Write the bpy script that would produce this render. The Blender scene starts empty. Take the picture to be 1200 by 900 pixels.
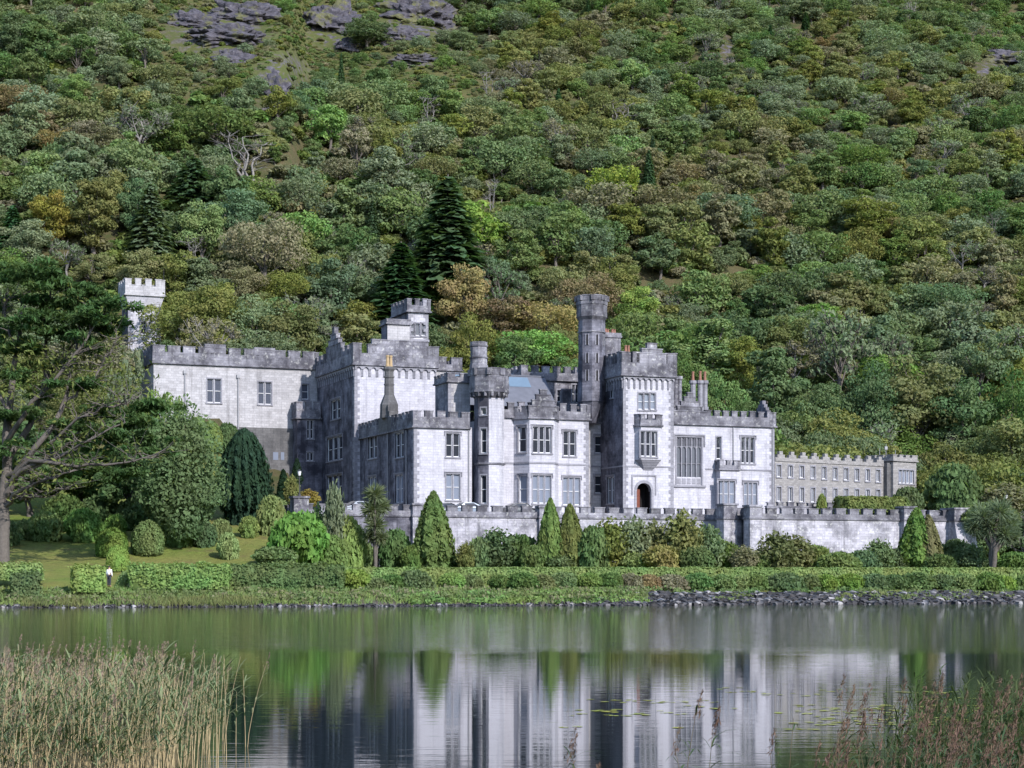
import bpy, bmesh, math, random
import numpy as np
from mathutils import Vector, Matrix, noise as mnoise

R = math.radians
S = bpy.context.scene
COL = S.collection

# ------------------------------------------------------------------ camera, sky, sun, exposure
FPX, CX, HY, CZ = 2200.0, 600.0, 670.0, 2.8        # focal length in 1200-px units, centre, horizon row, eye height
cam_d = bpy.data.cameras.new('camera'); cam = bpy.data.objects.new('camera', cam_d); COL.objects.link(cam)
cam.location = (0, 0, CZ); cam.rotation_euler = (R(90), 0, 0)
cam_d.sensor_width = 36; cam_d.lens = 36 * FPX / 1200
cam_d.shift_y = (HY - 450) / 1200
cam_d.clip_start = 0.5; cam_d.clip_end = 3000
S.camera = cam

SUN_AZ, SUN_EL = 34.0, 33.0                        # degrees to the right of straight behind the camera, height
w = bpy.data.worlds.new('World'); S.world = w; w.use_nodes = True
nt = w.node_tree; bg = nt.nodes['Background']
sky = nt.nodes.new('ShaderNodeTexSky'); sky.sky_type = 'NISHITA'; sky.sun_disc = False
sky.sun_elevation = R(SUN_EL); sky.sun_rotation = R(180 - SUN_AZ); sky.air_density = 1.0; sky.dust_density = 0.4
nt.links.new(sky.outputs[0], bg.inputs[0]); bg.inputs[1].default_value = 0.15
sd = Vector((math.sin(R(SUN_AZ)) * math.cos(R(SUN_EL)), -math.cos(R(SUN_AZ)) * math.cos(R(SUN_EL)), math.sin(R(SUN_EL))))
sun_d = bpy.data.lights.new('sun', 'SUN'); sun = bpy.data.objects.new('sun', sun_d); COL.objects.link(sun)
sun_d.energy = 2.8; sun_d.angle = R(0.9); sun_d.color = (1.0, 0.955, 0.90)
sun.rotation_euler = (-sd).to_track_quat('-Z', 'Y').to_euler()
S.view_settings.view_transform = 'Standard'; S.view_settings.look = 'None'
S.view_settings.exposure = 1.42; S.view_settings.gamma = 1.0
S.cycles.max_bounces = 5; S.cycles.diffuse_bounces = 3; S.cycles.glossy_bounces = 3
S.cycles.transmission_bounces = 3; S.cycles.transparent_max_bounces = 4
S.cycles.use_denoising = True
S.cycles.caustics_reflective = False; S.cycles.caustics_refractive = False

rng = np.random.default_rng(7)
random.seed(7)

# ------------------------------------------------------------------ small helpers
def tag(o, label=None, cat=None, group=None, kind=None):
    for k, v in (('label', label), ('category', cat), ('group', group), ('kind', kind)):
        if v: o[k] = v
    return o

def empty(name, loc=(0, 0, 0), rz=0.0):
    o = bpy.data.objects.new(name, None); COL.objects.link(o)
    o.location = loc; o.rotation_euler = (0, 0, rz); o.empty_display_size = 0.5
    return o

def link(name, me, parent=None, loc=None):
    o = bpy.data.objects.new(name, me); COL.objects.link(o)
    if parent is not None: o.parent = parent
    if loc is not None: o.location = loc
    return o

def mesh_polys(name, verts, faces, mats, mi=None, smooth=False):
    me = bpy.data.meshes.new(name)
    me.from_pydata([tuple(v) for v in verts], [], faces)
    for m in mats: me.materials.append(m)
    if mi is not None: me.polygons.foreach_set('material_index', mi)
    if smooth: me.polygons.foreach_set('use_smooth', [True] * len(me.polygons))
    me.update()
    return me

def mesh_quads(name, V, Q, mats, mi=None, smooth=None):
    """fast mesh of quads: V (n,3), Q (m,4)"""
    me = bpy.data.meshes.new(name)
    V = np.asarray(V, np.float32); Q = np.asarray(Q, np.int32)
    me.vertices.add(len(V)); me.vertices.foreach_set('co', V.ravel())
    me.loops.add(Q.size); me.loops.foreach_set('vertex_index', Q.ravel())
    me.polygons.add(len(Q))
    me.polygons.foreach_set('loop_start', np.arange(0, Q.size, 4, dtype=np.int32))
    for m in mats: me.materials.append(m)
    if mi is not None: me.polygons.foreach_set('material_index', np.asarray(mi, np.int32))
    if smooth is not None: me.polygons.foreach_set('use_smooth', np.asarray(smooth, bool))
    me.update(calc_edges=True); me.validate()
    return me

def px_at(x, y, D):                                # the point seen at (x, y) of the photograph, D metres away
    return Vector(((x - CX) / FPX * D, D, CZ + (HY - y) / FPX * D))

class MB:
    def __init__(s): s.v = []; s.f = []; s.m = []
    def poly(s, pts, mi=0):
        n = len(s.v); s.v += [tuple(p) for p in pts]; s.f.append(tuple(range(n, n + len(pts)))); s.m.append(mi)
    def box(s, a0, a1, b0, b1, z0, z1, mi=0, M=None):
        p = [(a0, b0, z0), (a1, b0, z0), (a1, b1, z0), (a0, b1, z0), (a0, b0, z1), (a1, b0, z1), (a1, b1, z1), (a0, b1, z1)]
        if M is not None: p = [M(q) for q in p]
        n = len(s.v); s.v += p
        for f in ((0, 3, 2, 1), (4, 5, 6, 7), (0, 1, 5, 4), (1, 2, 6, 5), (2, 3, 7, 6), (3, 0, 4, 7)):
            s.f.append(tuple(n + i for i in f)); s.m.append(mi)
    def prism(s, pts, z0, z1, mi=0, top=None, cap=True):
        n = len(s.v); k = len(pts); top = top or pts
        s.v += [(p[0], p[1], z0) for p in pts] + [(p[0], p[1], z1) for p in top]
        for i in range(k):
            j = (i + 1) % k; s.f.append((n + i, n + j, n + k + j, n + k + i)); s.m.append(mi)
        if cap:
            s.f.append(tuple(n + k + i for i in range(k))); s.m.append(mi)
            s.f.append(tuple(n + k - 1 - i for i in range(k))); s.m.append(mi)
    def tube(s, pts, rad, sides=6, mi=0):
        pts = [Vector(p) for p in pts]; n0 = len(s.v); k = len(pts)
        for i, p in enumerate(pts):
            d = (pts[min(i + 1, k - 1)] - pts[max(i - 1, 0)]).normalized()
            u = d.cross(Vector((0.31, 0.87, 0.37)))
            if u.length < 1e-3: u = d.cross(Vector((1, 0, 0)))
            u.normalize(); v = d.cross(u)
            for j in range(sides):
                t = 2 * math.pi * j / sides
                s.v.append(tuple(p + (u * math.cos(t) + v * math.sin(t)) * rad[i]))
        for i in range(k - 1):
            for j in range(sides):
                a = n0 + i * sides + j; b = n0 + i * sides + (j + 1) % sides
                s.f.append((a, b, b + sides, a + sides)); s.m.append(mi)
        s.f.append(tuple(n0 + j for j in range(sides))[::-1]); s.m.append(mi)
        s.f.append(tuple(n0 + (k - 1) * sides + j for j in range(sides))); s.m.append(mi)
    def build(s, name, mats, parent=None, loc=None, smooth=False):
        if not isinstance(mats, (list, tuple)): mats = [mats]
        return link(name, mesh_polys(name, s.v, s.f, mats, s.m, smooth), parent, loc)

# value noise (numpy)
def _hash(ix, iy):
    n = (ix.astype(np.int64) * 374761393 + iy.astype(np.int64) * 668265263) & 0xffffffff
    n = ((n ^ (n >> 13)) * 1274126177) & 0xffffffff
    return ((n ^ (n >> 16)) & 0xffff) / 65535.0
def vnoise(x, y, sc, octv=3):
    x = np.asarray(x, float) / sc; y = np.asarray(y, float) / sc
    out = 0.0; amp = 0.5; tot = 0.0
    for o in range(octv):
        ix = np.floor(x); iy = np.floor(y); fx = x - ix; fy = y - iy
        fx = fx * fx * (3 - 2 * fx); fy = fy * fy * (3 - 2 * fy)
        a = _hash(ix, iy); b = _hash(ix + 1, iy); c = _hash(ix, iy + 1); d = _hash(ix + 1, iy + 1)
        out = out + amp * ((a * (1 - fx) + b * fx) * (1 - fy) + (c * (1 - fx) + d * fx) * fy)
        tot += amp; amp *= 0.5; x = x * 2.03 + 17.1; y = y * 2.03 + 5.7
    return out / tot
def sstep(a, b, x):
    t = np.clip((np.asarray(x, float) - a) / (b - a), 0, 1); return t * t * (3 - 2 * t)

# ------------------------------------------------------------------ materials
class NT:
    def __init__(s, name):
        s.m = bpy.data.materials.new(name); s.m.use_nodes = True; s.t = s.m.node_tree
        s.t.nodes.clear(); s.out = s.t.nodes.new('ShaderNodeOutputMaterial')
    def n(s, typ, **kw):
        nd = s.t.nodes.new(typ)
        for k, v in kw.items(): setattr(nd, k, v)
        return nd
    def l(s, a, b): s.t.links.new(a, b)
    def sv(s, sock, val):
        if hasattr(val, 'is_output'): s.l(val, sock)
        else: sock.default_value = val
    def noise(s, vec, scale, detail=4, rough=0.6, dist=0.0):
        t = s.n('ShaderNodeTexNoise'); s.sv(t.inputs['Vector'], vec)
        t.inputs['Scale'].default_value = scale; t.inputs['Detail'].default_value = detail
        t.inputs['Roughness'].default_value = rough; t.inputs['Distortion'].default_value = dist
        return t.outputs['Fac']
    def ramp(s, fac, stops):
        r = s.n('ShaderNodeValToRGB'); s.sv(r.inputs[0], fac)
        e = r.color_ramp.elements
        while len(e) < len(stops): e.new(0.5)
        for i, (p, c) in enumerate(stops):
            e[i].position = p; e[i].color = (*c, 1) if len(c) == 3 else c
        return r.outputs[0]
    def mix(s, fac, a, b, mode='MIX'):
        x = s.n('ShaderNodeMix', data_type='RGBA', blend_type=mode)
        s.sv(x.inputs[0], fac)
        for i, v in ((6, a), (7, b)):
            if hasattr(v, 'is_output'): s.l(v, x.inputs[i])
            else: x.inputs[i].default_value = (*v, 1) if len(v) == 3 else v
        return x.outputs[2]
    def math(s, op, a, b=None, c=None):
        x = s.n('ShaderNodeMath', operation=op)
        for i, v in enumerate((a, b, c)):
            if v is not None: s.sv(x.inputs[i], v)
        return x.outputs[0]
    def maprange(s, v, a, b, c, d):
        x = s.n('ShaderNodeMapRange'); s.sv(x.inputs[0], v)
        for i, q in enumerate((a, b, c, d)): x.inputs[i + 1].default_value = q
        return x.outputs[0]
    def mapping(s, vec, scale=(1, 1, 1), loc=(0, 0, 0)):
        x = s.n('ShaderNodeMapping'); s.l(vec, x.inputs[0]); x.inputs['Scale'].default_value = scale; x.inputs['Location'].default_value = loc
        return x.outputs[0]
    def bsdf(s, color, rough=0.8, spec=0.3, bump=None, bstr=0.3, bdist=0.05, metal=0.0):
        p = s.n('ShaderNodeBsdfPrincipled')
        if hasattr(color, 'is_output'): s.l(color, p.inputs['Base Color'])
        else: p.inputs['Base Color'].default_value = (*color, 1)
        s.sv(p.inputs['Roughness'], rough); p.inputs['Specular IOR Level'].default_value = spec
        p.inputs['Metallic'].default_value = metal
        if bump is not None:
            b = s.n('ShaderNodeBump'); b.inputs['Strength'].default_value = bstr; b.inputs['Distance'].default_value = bdist
            s.l(bump, b.inputs['Height']); s.l(b.outputs[0], p.inputs['Normal'])
        s.l(p.outputs[0], s.out.inputs[0]); return p

def stone_mat(name, base, dark, stain=0.5, streak=0.5, bw=0.62, bh=0.30, contrast=0.16, lichen=0.0, thresh=0.56, island=0.0):
    k = NT(name); tc = k.n('ShaderNodeTexCoord').outputs['Object']
    sp = k.n('ShaderNodeSeparateXYZ'); k.l(tc, sp.inputs[0])
    cb = k.n('ShaderNodeCombineXYZ'); k.l(k.math('ADD', sp.outputs[0], sp.outputs[1]), cb.inputs[0]); k.l(sp.outputs[2], cb.inputs[1])
    br = k.n('ShaderNodeTexBrick'); k.l(cb.outputs[0], br.inputs['Vector'])
    br.inputs['Scale'].default_value = 1; br.inputs['Brick Width'].default_value = bw; br.inputs['Row Height'].default_value = bh
    br.inputs['Mortar Size'].default_value = 0.016; br.inputs['Bias'].default_value = -0.1
    c = contrast
    br.inputs['Color1'].default_value = tuple(min(1, v * (1 + c)) for v in base) + (1,)
    br.inputs['Color2'].default_value = tuple(v * (1 - c) for v in base) + (1,)
    br.inputs['Mortar'].default_value = tuple(v * 0.78 for v in base) + (1,)
    big = k.noise(tc, 0.55, 6, 0.65)
    col = k.mix(k.math('MULTIPLY', k.maprange(big, thresh - 0.1, thresh + 0.14, 0, 1), stain), br.outputs[0], dark)
    st = k.noise(k.mapping(cb.outputs[0], (1.5, 0.13, 1)), 1.0, 5, 0.6)
    col = k.mix(k.math('MULTIPLY', k.maprange(st, 0.52, 0.72, 0, 1), streak), col, dark)
    fine = k.noise(tc, 7, 4, 0.7)
    col = k.mix(0.35, col, k.ramp(fine, [(0.3, (0.55, 0.55, 0.55)), (0.7, (1.25, 1.25, 1.25))]), 'MULTIPLY')
    if lichen: col = k.mix(k.math('MULTIPLY', k.maprange(k.noise(tc, 2.3, 5, 0.7), 0.55, 0.68, 0, 1), lichen), col, (0.58, 0.58, 0.56))
    if island:
        ri = k.n('ShaderNodeNewGeometry').outputs['Random Per Island']; col = k.mix(1.0, col, k.ramp(ri, [(0, (1 - island,) * 3), (1, (1 + island,) * 3)]), 'MULTIPLY')
    k.bsdf(col, 0.9, 0.2, k.math('ADD', br.outputs['Fac'], fine), 0.35, 0.04)
    return k.m

def plain(name, col, rough=0.6, spec=0.3, var=0.15, scale=3.0, metal=0.0):
    k = NT(name); tc = k.n('ShaderNodeTexCoord').outputs['Object']
    f = k.noise(tc, scale, 4)
    c = k.mix(f, tuple(v * (1 - var) for v in col), tuple(min(1, v * (1 + var)) for v in col))
    k.bsdf(c, rough, spec, metal=metal); return k.m

M = {}
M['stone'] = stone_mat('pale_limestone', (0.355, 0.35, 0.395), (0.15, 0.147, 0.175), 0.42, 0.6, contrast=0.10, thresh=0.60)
M['stone_dark'] = stone_mat('weathered_shaded_limestone', (0.175, 0.172, 0.200), (0.034, 0.033, 0.043), 0.85, 0.7, lichen=0.30, thresh=0.49, island=.30)  # weathered stone; shade of the shadowed faces is put into the colour too
M['stone_side'] = stone_mat('sooty_shaded_limestone', (0.150, 0.148, 0.182), (0.022, 0.022, 0.032), 0.92, 0.9, thresh=0.48)  # soot plus the shade of the west faces, both put into the colour
M['stone_wing'] = stone_mat('grey_limestone', (0.31, 0.303, 0.322), (0.15, 0.146, 0.155), 0.45, 0.7, contrast=.15, thresh=0.56)
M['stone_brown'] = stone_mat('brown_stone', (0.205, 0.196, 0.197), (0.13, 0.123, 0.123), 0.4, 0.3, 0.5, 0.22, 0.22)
M['stone_terr'] = stone_mat('terrace_stone', (0.32, 0.312, 0.36), (0.060, 0.060, 0.072), 0.75, 0.85, contrast=.18, lichen=0.5, thresh=0.52)
M['plinth'] = stone_mat('black_stone', (0.10, 0.098, 0.102), (0.04, 0.04, 0.045), 0.6, 0.6)  # near-black stone for the footing, tall chimney and pavilion link
M['trim'] = stone_mat('dressed_stone', (0.205, 0.203, 0.235), (0.105, 0.103, 0.12), 0.6, 0.4, 0.9, 0.4, 0.10)
M['frame'] = plain('white_paint', (0.52, 0.52, 0.55), 0.5, 0.3, 0.08)
M['slate'] = plain('blue_slate', (0.095, 0.10, 0.125), 0.75, 0.25, 0.35, 1.5)
M['skylight'] = plain('skylight_glass', (0.10, 0.145, 0.20), 0.4, 0.3, 0.15, 1.5)
M['pot'] = plain('terracotta', (0.20, 0.10, 0.075), 0.8, 0.2, 0.25)
M['pot_buff'] = plain('buff_clay', (0.30, 0.22, 0.13), 0.8, 0.2, 0.25)
M['door'] = plain('red_brown_door', (0.13, 0.045, 0.032), 0.5, 0.3, 0.2, 5)
M['inside'] = plain('dark_interior', (0.012, 0.011, 0.012), 0.9, 0.1, 0.1)
M['iron'] = plain('black_iron', (0.03, 0.03, 0.033), 0.5, 0.4)
M['lead'] = plain('lead_pipe', (0.22, 0.22, 0.24), 0.6, 0.3)
M['curtain'] = plain('white_curtain', (0.28, 0.28, 0.31), 0.9, 0.1)
M['rubber'] = plain('tyre_rubber', (0.02, 0.02, 0.02), 0.9, 0.2)
M['gravel'] = plain('terrace_gravel', (0.30, 0.285, 0.265), 0.95, 0.1, 0.25, 6)
M['bark'] = plain('grey_bark', (0.095, 0.084, 0.077), 0.95, 0.1, 0.45, 4)
M['bark_pale'] = plain('pale_bark', (0.165, 0.155, 0.15), 0.95, 0.1, 0.35, 3)
M['bark_dark'] = plain('dark_bark', (0.06, 0.052, 0.045), 0.95, 0.1, 0.4, 3)
def glass_mat(name, col, rough=0.06):
    k = NT(name); tc = k.n('ShaderNodeTexCoord').outputs['Object']
    k.bsdf(col, rough, 0.42, k.noise(tc, 1.1, 2), 0.05, 0.2); return k.m
M['glass'] = glass_mat('window_glass', (0.022, 0.025, 0.034))
M['glass_pale'] = glass_mat('pale_reflection_glass', (0.145, 0.165, 0.215), 0.10)  # pale blue of the reflected sky is put into the pane colour
M['glass_mid'] = glass_mat('dim_glass', (0.055, 0.062, 0.085), 0.08)
M['glass_lead'] = glass_mat('leaded_glass', (0.075, 0.08, 0.098), 0.25)

def leaf_mat(name, col, trans=0.36, hue=0.018, val=0.28, nscale=0.9):
    k = NT(name); oi = k.n('ShaderNodeObjectInfo').outputs['Random']
    tc = k.n('ShaderNodeTexCoord').outputs['Object']
    geo = k.n('ShaderNodeNewGeometry').outputs['Random Per Island']
    hs = k.n('ShaderNodeHueSaturation'); hs.inputs['Color'].default_value = (*col, 1)
    k.l(k.math('ADD', k.maprange(oi, 0, 1, 0.5 - hue, 0.5 + hue), k.maprange(k.noise(tc, nscale * .6, 2), 0.3, 0.7, -.028, .028)), hs.inputs['Hue'])
    r2 = k.math('FRACT', k.math('MULTIPLY', oi, 37.7))
    v = k.math('ADD', k.maprange(k.noise(tc, nscale, 3), 0.3, 0.7, 1 - val * .55, 1 + val * .55), k.maprange(r2, 0, 1, -val * .6, val * .6))
    v = k.math('ADD', v, k.maprange(geo, 0, 1, -0.22, 0.22))
    k.l(v, hs.inputs['Value']); hs.inputs['Saturation'].default_value = 1.0
    r3 = k.math('FRACT', k.math('MULTIPLY', oi, 91.3))
    k.l(k.maprange(r3, 0, 1, 0.78, 1.08), hs.inputs['Saturation'])
    d = k.n('ShaderNodeBsdfDiffuse'); k.l(hs.outputs[0], d.inputs[0])
    t = k.n('ShaderNodeBsdfTranslucent'); k.l(k.mix(1.0, hs.outputs[0], (1.15, 1.2, 0.6), 'MULTIPLY'), t.inputs[0])
    mx = k.n('ShaderNodeMixShader'); mx.inputs[0].default_value = trans
    k.l(d.outputs[0], mx.inputs[1]); k.l(t.outputs[0], mx.inputs[2])
    k.l(mx.outputs[0], k.out.inputs[0]); return k.m
LEAF = dict(
    olive=(0.105, 0.112, 0.026), mid=(0.072, 0.115, 0.030), deep=(0.050, 0.088, 0.028), bright=(0.100, 0.175, 0.032),
    rust=(0.140, 0.098, 0.040), gold=(0.165, 0.125, 0.028), sage=(0.092, 0.122, 0.064), fir=(0.040, 0.080, 0.036),
    brown=(0.122, 0.108, 0.060), teal=(0.056, 0.098, 0.050), lime=(0.135, 0.190, 0.030), yew=(0.020, 0.046, 0.022), pine=(0.042, 0.084, 0.026), shrub=(0.082, 0.145, 0.032),
    needle=(0.095, 0.100, 0.030), laurel=(0.050, 0.098, 0.028), hedge=(0.115, 0.175, 0.030), scrub=(0.085, 0.108, 0.034), thuja=(0.062, 0.115, 0.018))
def _soft(c, f=1.64, d=.17):
    g = sum(c) / 3; return tuple((v * (1 - d) + g * d) * f * .78 + q * .22 for v, q in zip(c, (.098, .140, .040)))
LM = {k_: leaf_mat('leaf_' + k_, _soft(v_) if k_ not in ('fir', 'yew', 'pine') else tuple(q * 1.15 for q in v_)) for k_, v_ in LEAF.items()}
# ------------------------------------------------------------------ ground, lake
OX, OY, Z0, TH = -10.4545, 200.0, 8.7, R(21.5)      # castle frame: front-left corner, terrace level, turn
CT, ST = math.cos(TH), math.sin(TH)
def loc2w(a, b): return OX + a * CT - b * ST, OY + a * ST + b * CT
def w2loc(x, y):
    dx, dy = x - OX, y - OY
    return dx * CT + dy * ST, -dx * ST + dy * CT
def Aat(x, b):
    t = (x - CX) / FPX; return (t * (OY + b * CT) - OX + b * ST) / (CT - t * ST)
def Bat(x, a):
    t = (x - CX) / FPX; return (OX + a * CT - t * (OY + a * ST)) / (ST + t * CT)
def Zat(y, a, b): return CZ + (HY - y) / FPX * (OY + a * ST + b * CT) - Z0

def shore(x):
    x = np.asarray(x, float)
    s = 154 + 0.235 * x + 0.0006 * x * x
    return s + 1.6 * (vnoise(x, x * 0 + 3, 9, 3) - 0.5) + 0.9 * (vnoise(x, x * 0 + 9, 2.2, 2) - 0.5)
LE = [-60, -8, 0, 2.5, 5, 9, 22, 35, 47, 60, 70, 80, 92, 112, 157, 257, 557, 700]
LH = [-2, -1.4, -0.05, .55, 1.0, 1.7, 3.9, 6.5, 9, 13.5, 18, 20.5, 26, 34.5, 61, 124, 300, 330]
ME = [-60, -8, 0, 2.5, 6, 14, 30, 60, 70, 80, 90, 110, 150, 250, 550, 700]
MH = [-2, -1.4, -0.05, .6, 1.05, 1.7, 2.4, 3.0, 5.5, 8, 11.5, 25, 49, 109, 290, 320]
def ground(x, y, fine=True):
    x = np.asarray(x, float); y = np.asarray(y, float)
    e = y - shore(x)
    t = x / np.maximum(y, 60)
    wl = 1 - sstep(-0.122, -0.108, t)
    h = wl * np.interp(e, LE, LH) + (1 - wl) * np.interp(e, ME, MH)
    h = h - 6.5 * wl * sstep(-.158, -.136, t) * sstep(42, 58, e) * (1 - sstep(84, 96, e))
    hill = sstep(80, 135, e)
    h = h + hill * (10 * (vnoise(x, y, 75, 3) - 0.5) + 5 * (vnoise(x + 40, y, 22, 3) - 0.5))
    # gullies and ridges running down the slope
    h = h + hill * 11 * (vnoise(x + 0.55 * y, y * 0.30, 42, 3) - 0.5)
    if fine:
        h = h + 0.35 * (vnoise(x, y, 5, 3) - 0.5) * sstep(1.0, 6, e)
    # level the castle platform (behind its retaining wall) so that the terrace slab covers it
    a, b = w2loc(x, y)
    inside = (a > -3.0) & (a < 61) & (b > -9.4) & (b < 18)
    h = np.where(inside, np.minimum(h, Z0 - 1.2), h)
    front = (a > -4.5) & (a < 60) & (b <= -9.4) & (b > -22) & (e > 20)
    h = np.where(front, np.minimum(h, 3.2), h)
    # the camera's own bank; the unseen hill behind is added to darken window reflections
    h = np.where(y < 12, np.maximum(h, 1.2 - np.maximum(y, 0) * 0.32 + 0.30 * np.maximum(-y - 12, 0)), h)
    return h
def gz(x, y): return float(ground(np.array([x]), np.array([y]))[0])
def ground_hit(px, py, d0=120, d1=640):
    D = np.arange(d0, d1, 0.5); X = (px - CX) / FPX * D
    z = ground(X, D, False); ray = CZ + (HY - py) / FPX * D
    i = np.argmax(z >= ray)
    return float(X[i]), float(D[i]), float(z[i])
def at(px, D): x = (px - CX) / FPX * D; return x, D, gz(x, D)

def rock_mask(x, y, z):
    px = CX + FPX * x / y; py = HY - (z - CZ) / y * FPX
    m = np.zeros_like(x)
    for (cx, cy, rx, ry) in ((255, 40, 75, 32), (330, 85, 40, 30), (395, 38, 40, 26), (490, 28, 55, 26), (485, 72, 35, 10), (1165, 84, 34, 17), (850, 60, 14, 22), (320, 120, 20, 25)):
        m = np.maximum(m, np.exp(-((px - cx) / rx) ** 2 - ((py - cy) / ry) ** 2))
    return m
def heath_mask(x, y, z):
    px = CX + FPX * x / y; py = HY - (z - CZ) / y * FPX
    m = np.exp(-((px - 330) / 150) ** 4 - ((py - 42) / 78) ** 4)
    m = np.maximum(m, 0.8 * np.exp(-((px - 500) / 80) ** 4 - ((py - 80) / 45) ** 4))
    return m

xs = np.concatenate([np.arange(-520, -130, 14), np.arange(-130, 150, 1.6), np.arange(150, 560, 14)])
ys = np.concatenate([np.arange(-420, -60, 40), np.arange(-60, 130, 9), np.arange(130, 222, 0.8), np.arange(222, 500, 2.2), np.arange(500, 760, 12)])
GX, GY = np.meshgrid(xs, ys); GZ = ground(GX.ravel(), GY.ravel())
V = np.stack([GX.ravel(), GY.ravel(), GZ], 1)
ny, nx = GX.shape
i0 = (np.arange(ny - 1)[:, None] * nx + np.arange(nx - 1)[None, :]).ravel()
Q = np.stack([i0, i0 + 1, i0 + nx + 1, i0 + nx], 1)

k = NT('ground_cover')
pos = k.n('ShaderNodeNewGeometry').outputs['Position']
att = k.n('ShaderNodeAttribute', attribute_name='cover')
sc = k.n('ShaderNodeSeparateColor'); k.l(att.outputs['Color'], sc.inputs[0])
n1 = k.noise(pos, 0.12, 6, 0.65); n2 = k.noise(pos, 1.6, 5, 0.7); n3 = k.noise(pos, 0.45, 5, 0.6)
lawn = k.mix(k.maprange(n1, 0.38, 0.62, 0, 1), (0.095, 0.130, 0.025), (0.130, 0.128, 0.036))
lawn = k.mix(k.maprange(n3, 0.54, 0.70, 0, .6), lawn, (0.095, 0.068, 0.036))
lawn = k.mix(.35, lawn, k.ramp(n2, [(.3, (.5, .5, .5)), (.7, (1.4, 1.4, 1.4))]), 'MULTIPLY')
floor_ = k.mix(k.maprange(n3, 0.35, 0.65, 0, 1), (0.042, 0.050, 0.018), (0.075, 0.058, 0.032))
heath = k.mix(k.maprange(n3, 0.35, 0.62, 0, 1), (0.050, 0.066, 0.018), (0.082, 0.076, 0.027))
heath = k.mix(k.maprange(n2, 0.45, 0.7, 0, .7), heath, (0.050, 0.058, 0.020))
rk = k.mix(k.maprange(n2, 0.42, 0.6, 0, 1), (0.045, 0.042, 0.052), (0.115, 0.105, 0.120))
soil = k.mix(n2, (0.05, 0.042, 0.032), (0.13, 0.115, 0.10))
c = k.mix(sc.outputs[2], floor_, lawn)
c = k.mix(sc.outputs[1], c, heath)
rf = k.math('MULTIPLY', k.maprange(sc.outputs[0], 0.35, 0.85, 0, 1), k.maprange(n3, 0.50, 0.56, 0, 1))
c = k.mix(rf, c, rk)
c = k.mix(att.outputs['Alpha'], c, soil)
k.bsdf(c, 0.95, 0.15, k.math('ADD', n2, n3), 0.7, 0.35)
gme = mesh_quads('ground', V, Q, [k.m], smooth=np.ones(len(Q), bool))
ca = gme.color_attributes.new('cover', 'FLOAT_COLOR', 'POINT')
e_ = V[:, 1] - shore(V[:, 0])
yy = np.maximum(V[:, 1], 60)
cov = np.zeros((len(V), 4), np.float32)
cov[:, 0] = rock_mask(V[:, 0], yy, V[:, 2]); cov[:, 1] = heath_mask(V[:, 0], yy, V[:, 2]) * (e_ > 80)
cov[:, 2] = 1 - sstep(58, 74, e_); cov[:, 3] = (1 - sstep(2.5, 6.5, e_)) * (V[:, 1] > -8); cov[:, 2] *= (V[:, 1] > -14)
ca.data.foreach_set('color', cov.ravel())
tag(link('ground', gme), kind='structure')

# lake: one flat sheet; calm near the camera, ruffled by the breeze towards the far bank
k = NT('lake_water')
pos = k.n('ShaderNodeNewGeometry').outputs['Position']
sp = k.n('ShaderNodeSeparateXYZ'); k.l(pos, sp.inputs[0])
wv1 = k.noise(k.mapping(pos, (0.35, 2.2, 1)), 1.0, 3, 0.55)
wv2 = k.noise(k.mapping(pos, (1.6, 7.0, 1)), 1.0, 2, 0.5)
patch = k.noise(k.mapping(pos, (0.012, 0.05, 1)), 1.0, 3, 0.5)
far = k.maprange(k.math('ADD', sp.outputs[1], k.math('MULTIPLY', patch, 24)), 76, 84, 0, 1)
amp = k.math('ADD', 0.0030, k.math('MULTIPLY', far, k.maprange(sp.outputs[0], -12, 25, 0.018, 0.042)))
hgt = k.math('MULTIPLY', k.math('ADD', k.math('MULTIPLY', wv1, 1.0), k.math('MULTIPLY', wv2, 0.30)), amp)
b_ = k.n('ShaderNodeBump'); b_.inputs['Strength'].default_value = 1.0; b_.inputs['Distance'].default_value = 1.0
k.l(hgt, b_.inputs['Height'])
p = k.n('ShaderNodeBsdfPrincipled'); p.inputs['Base Color'].default_value = (0.006, 0.011, 0.010, 1)
p.inputs['Roughness'].default_value = 0.035; p.inputs['IOR'].default_value = 1.45; p.inputs['Specular IOR Level'].default_value = 0.5
k.l(b_.outputs[0], p.inputs['Normal']); k.l(p.outputs[0], k.out.inputs[0])
wx = [-520, 560]; 
tag(link('lake', mesh_polys('lake', [(-520, -60, 0), (560, -60, 0), (560, 190, 0), (-520, 190, 0)], [(0, 1, 2, 3)], [k.m])), kind='structure')
# ------------------------------------------------------------------ castle: every block in its own frame (a along the front, b inwards, z up from the terrace)
def solve_s(p0, d, x):
    t = (x - CX) / FPX
    xw, yw = loc2w(*p0); dx = d[0] * CT - d[1] * ST; dy = d[0] * ST + d[1] * CT
    return (t * yw - xw) / (dx - t * dy)

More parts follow.
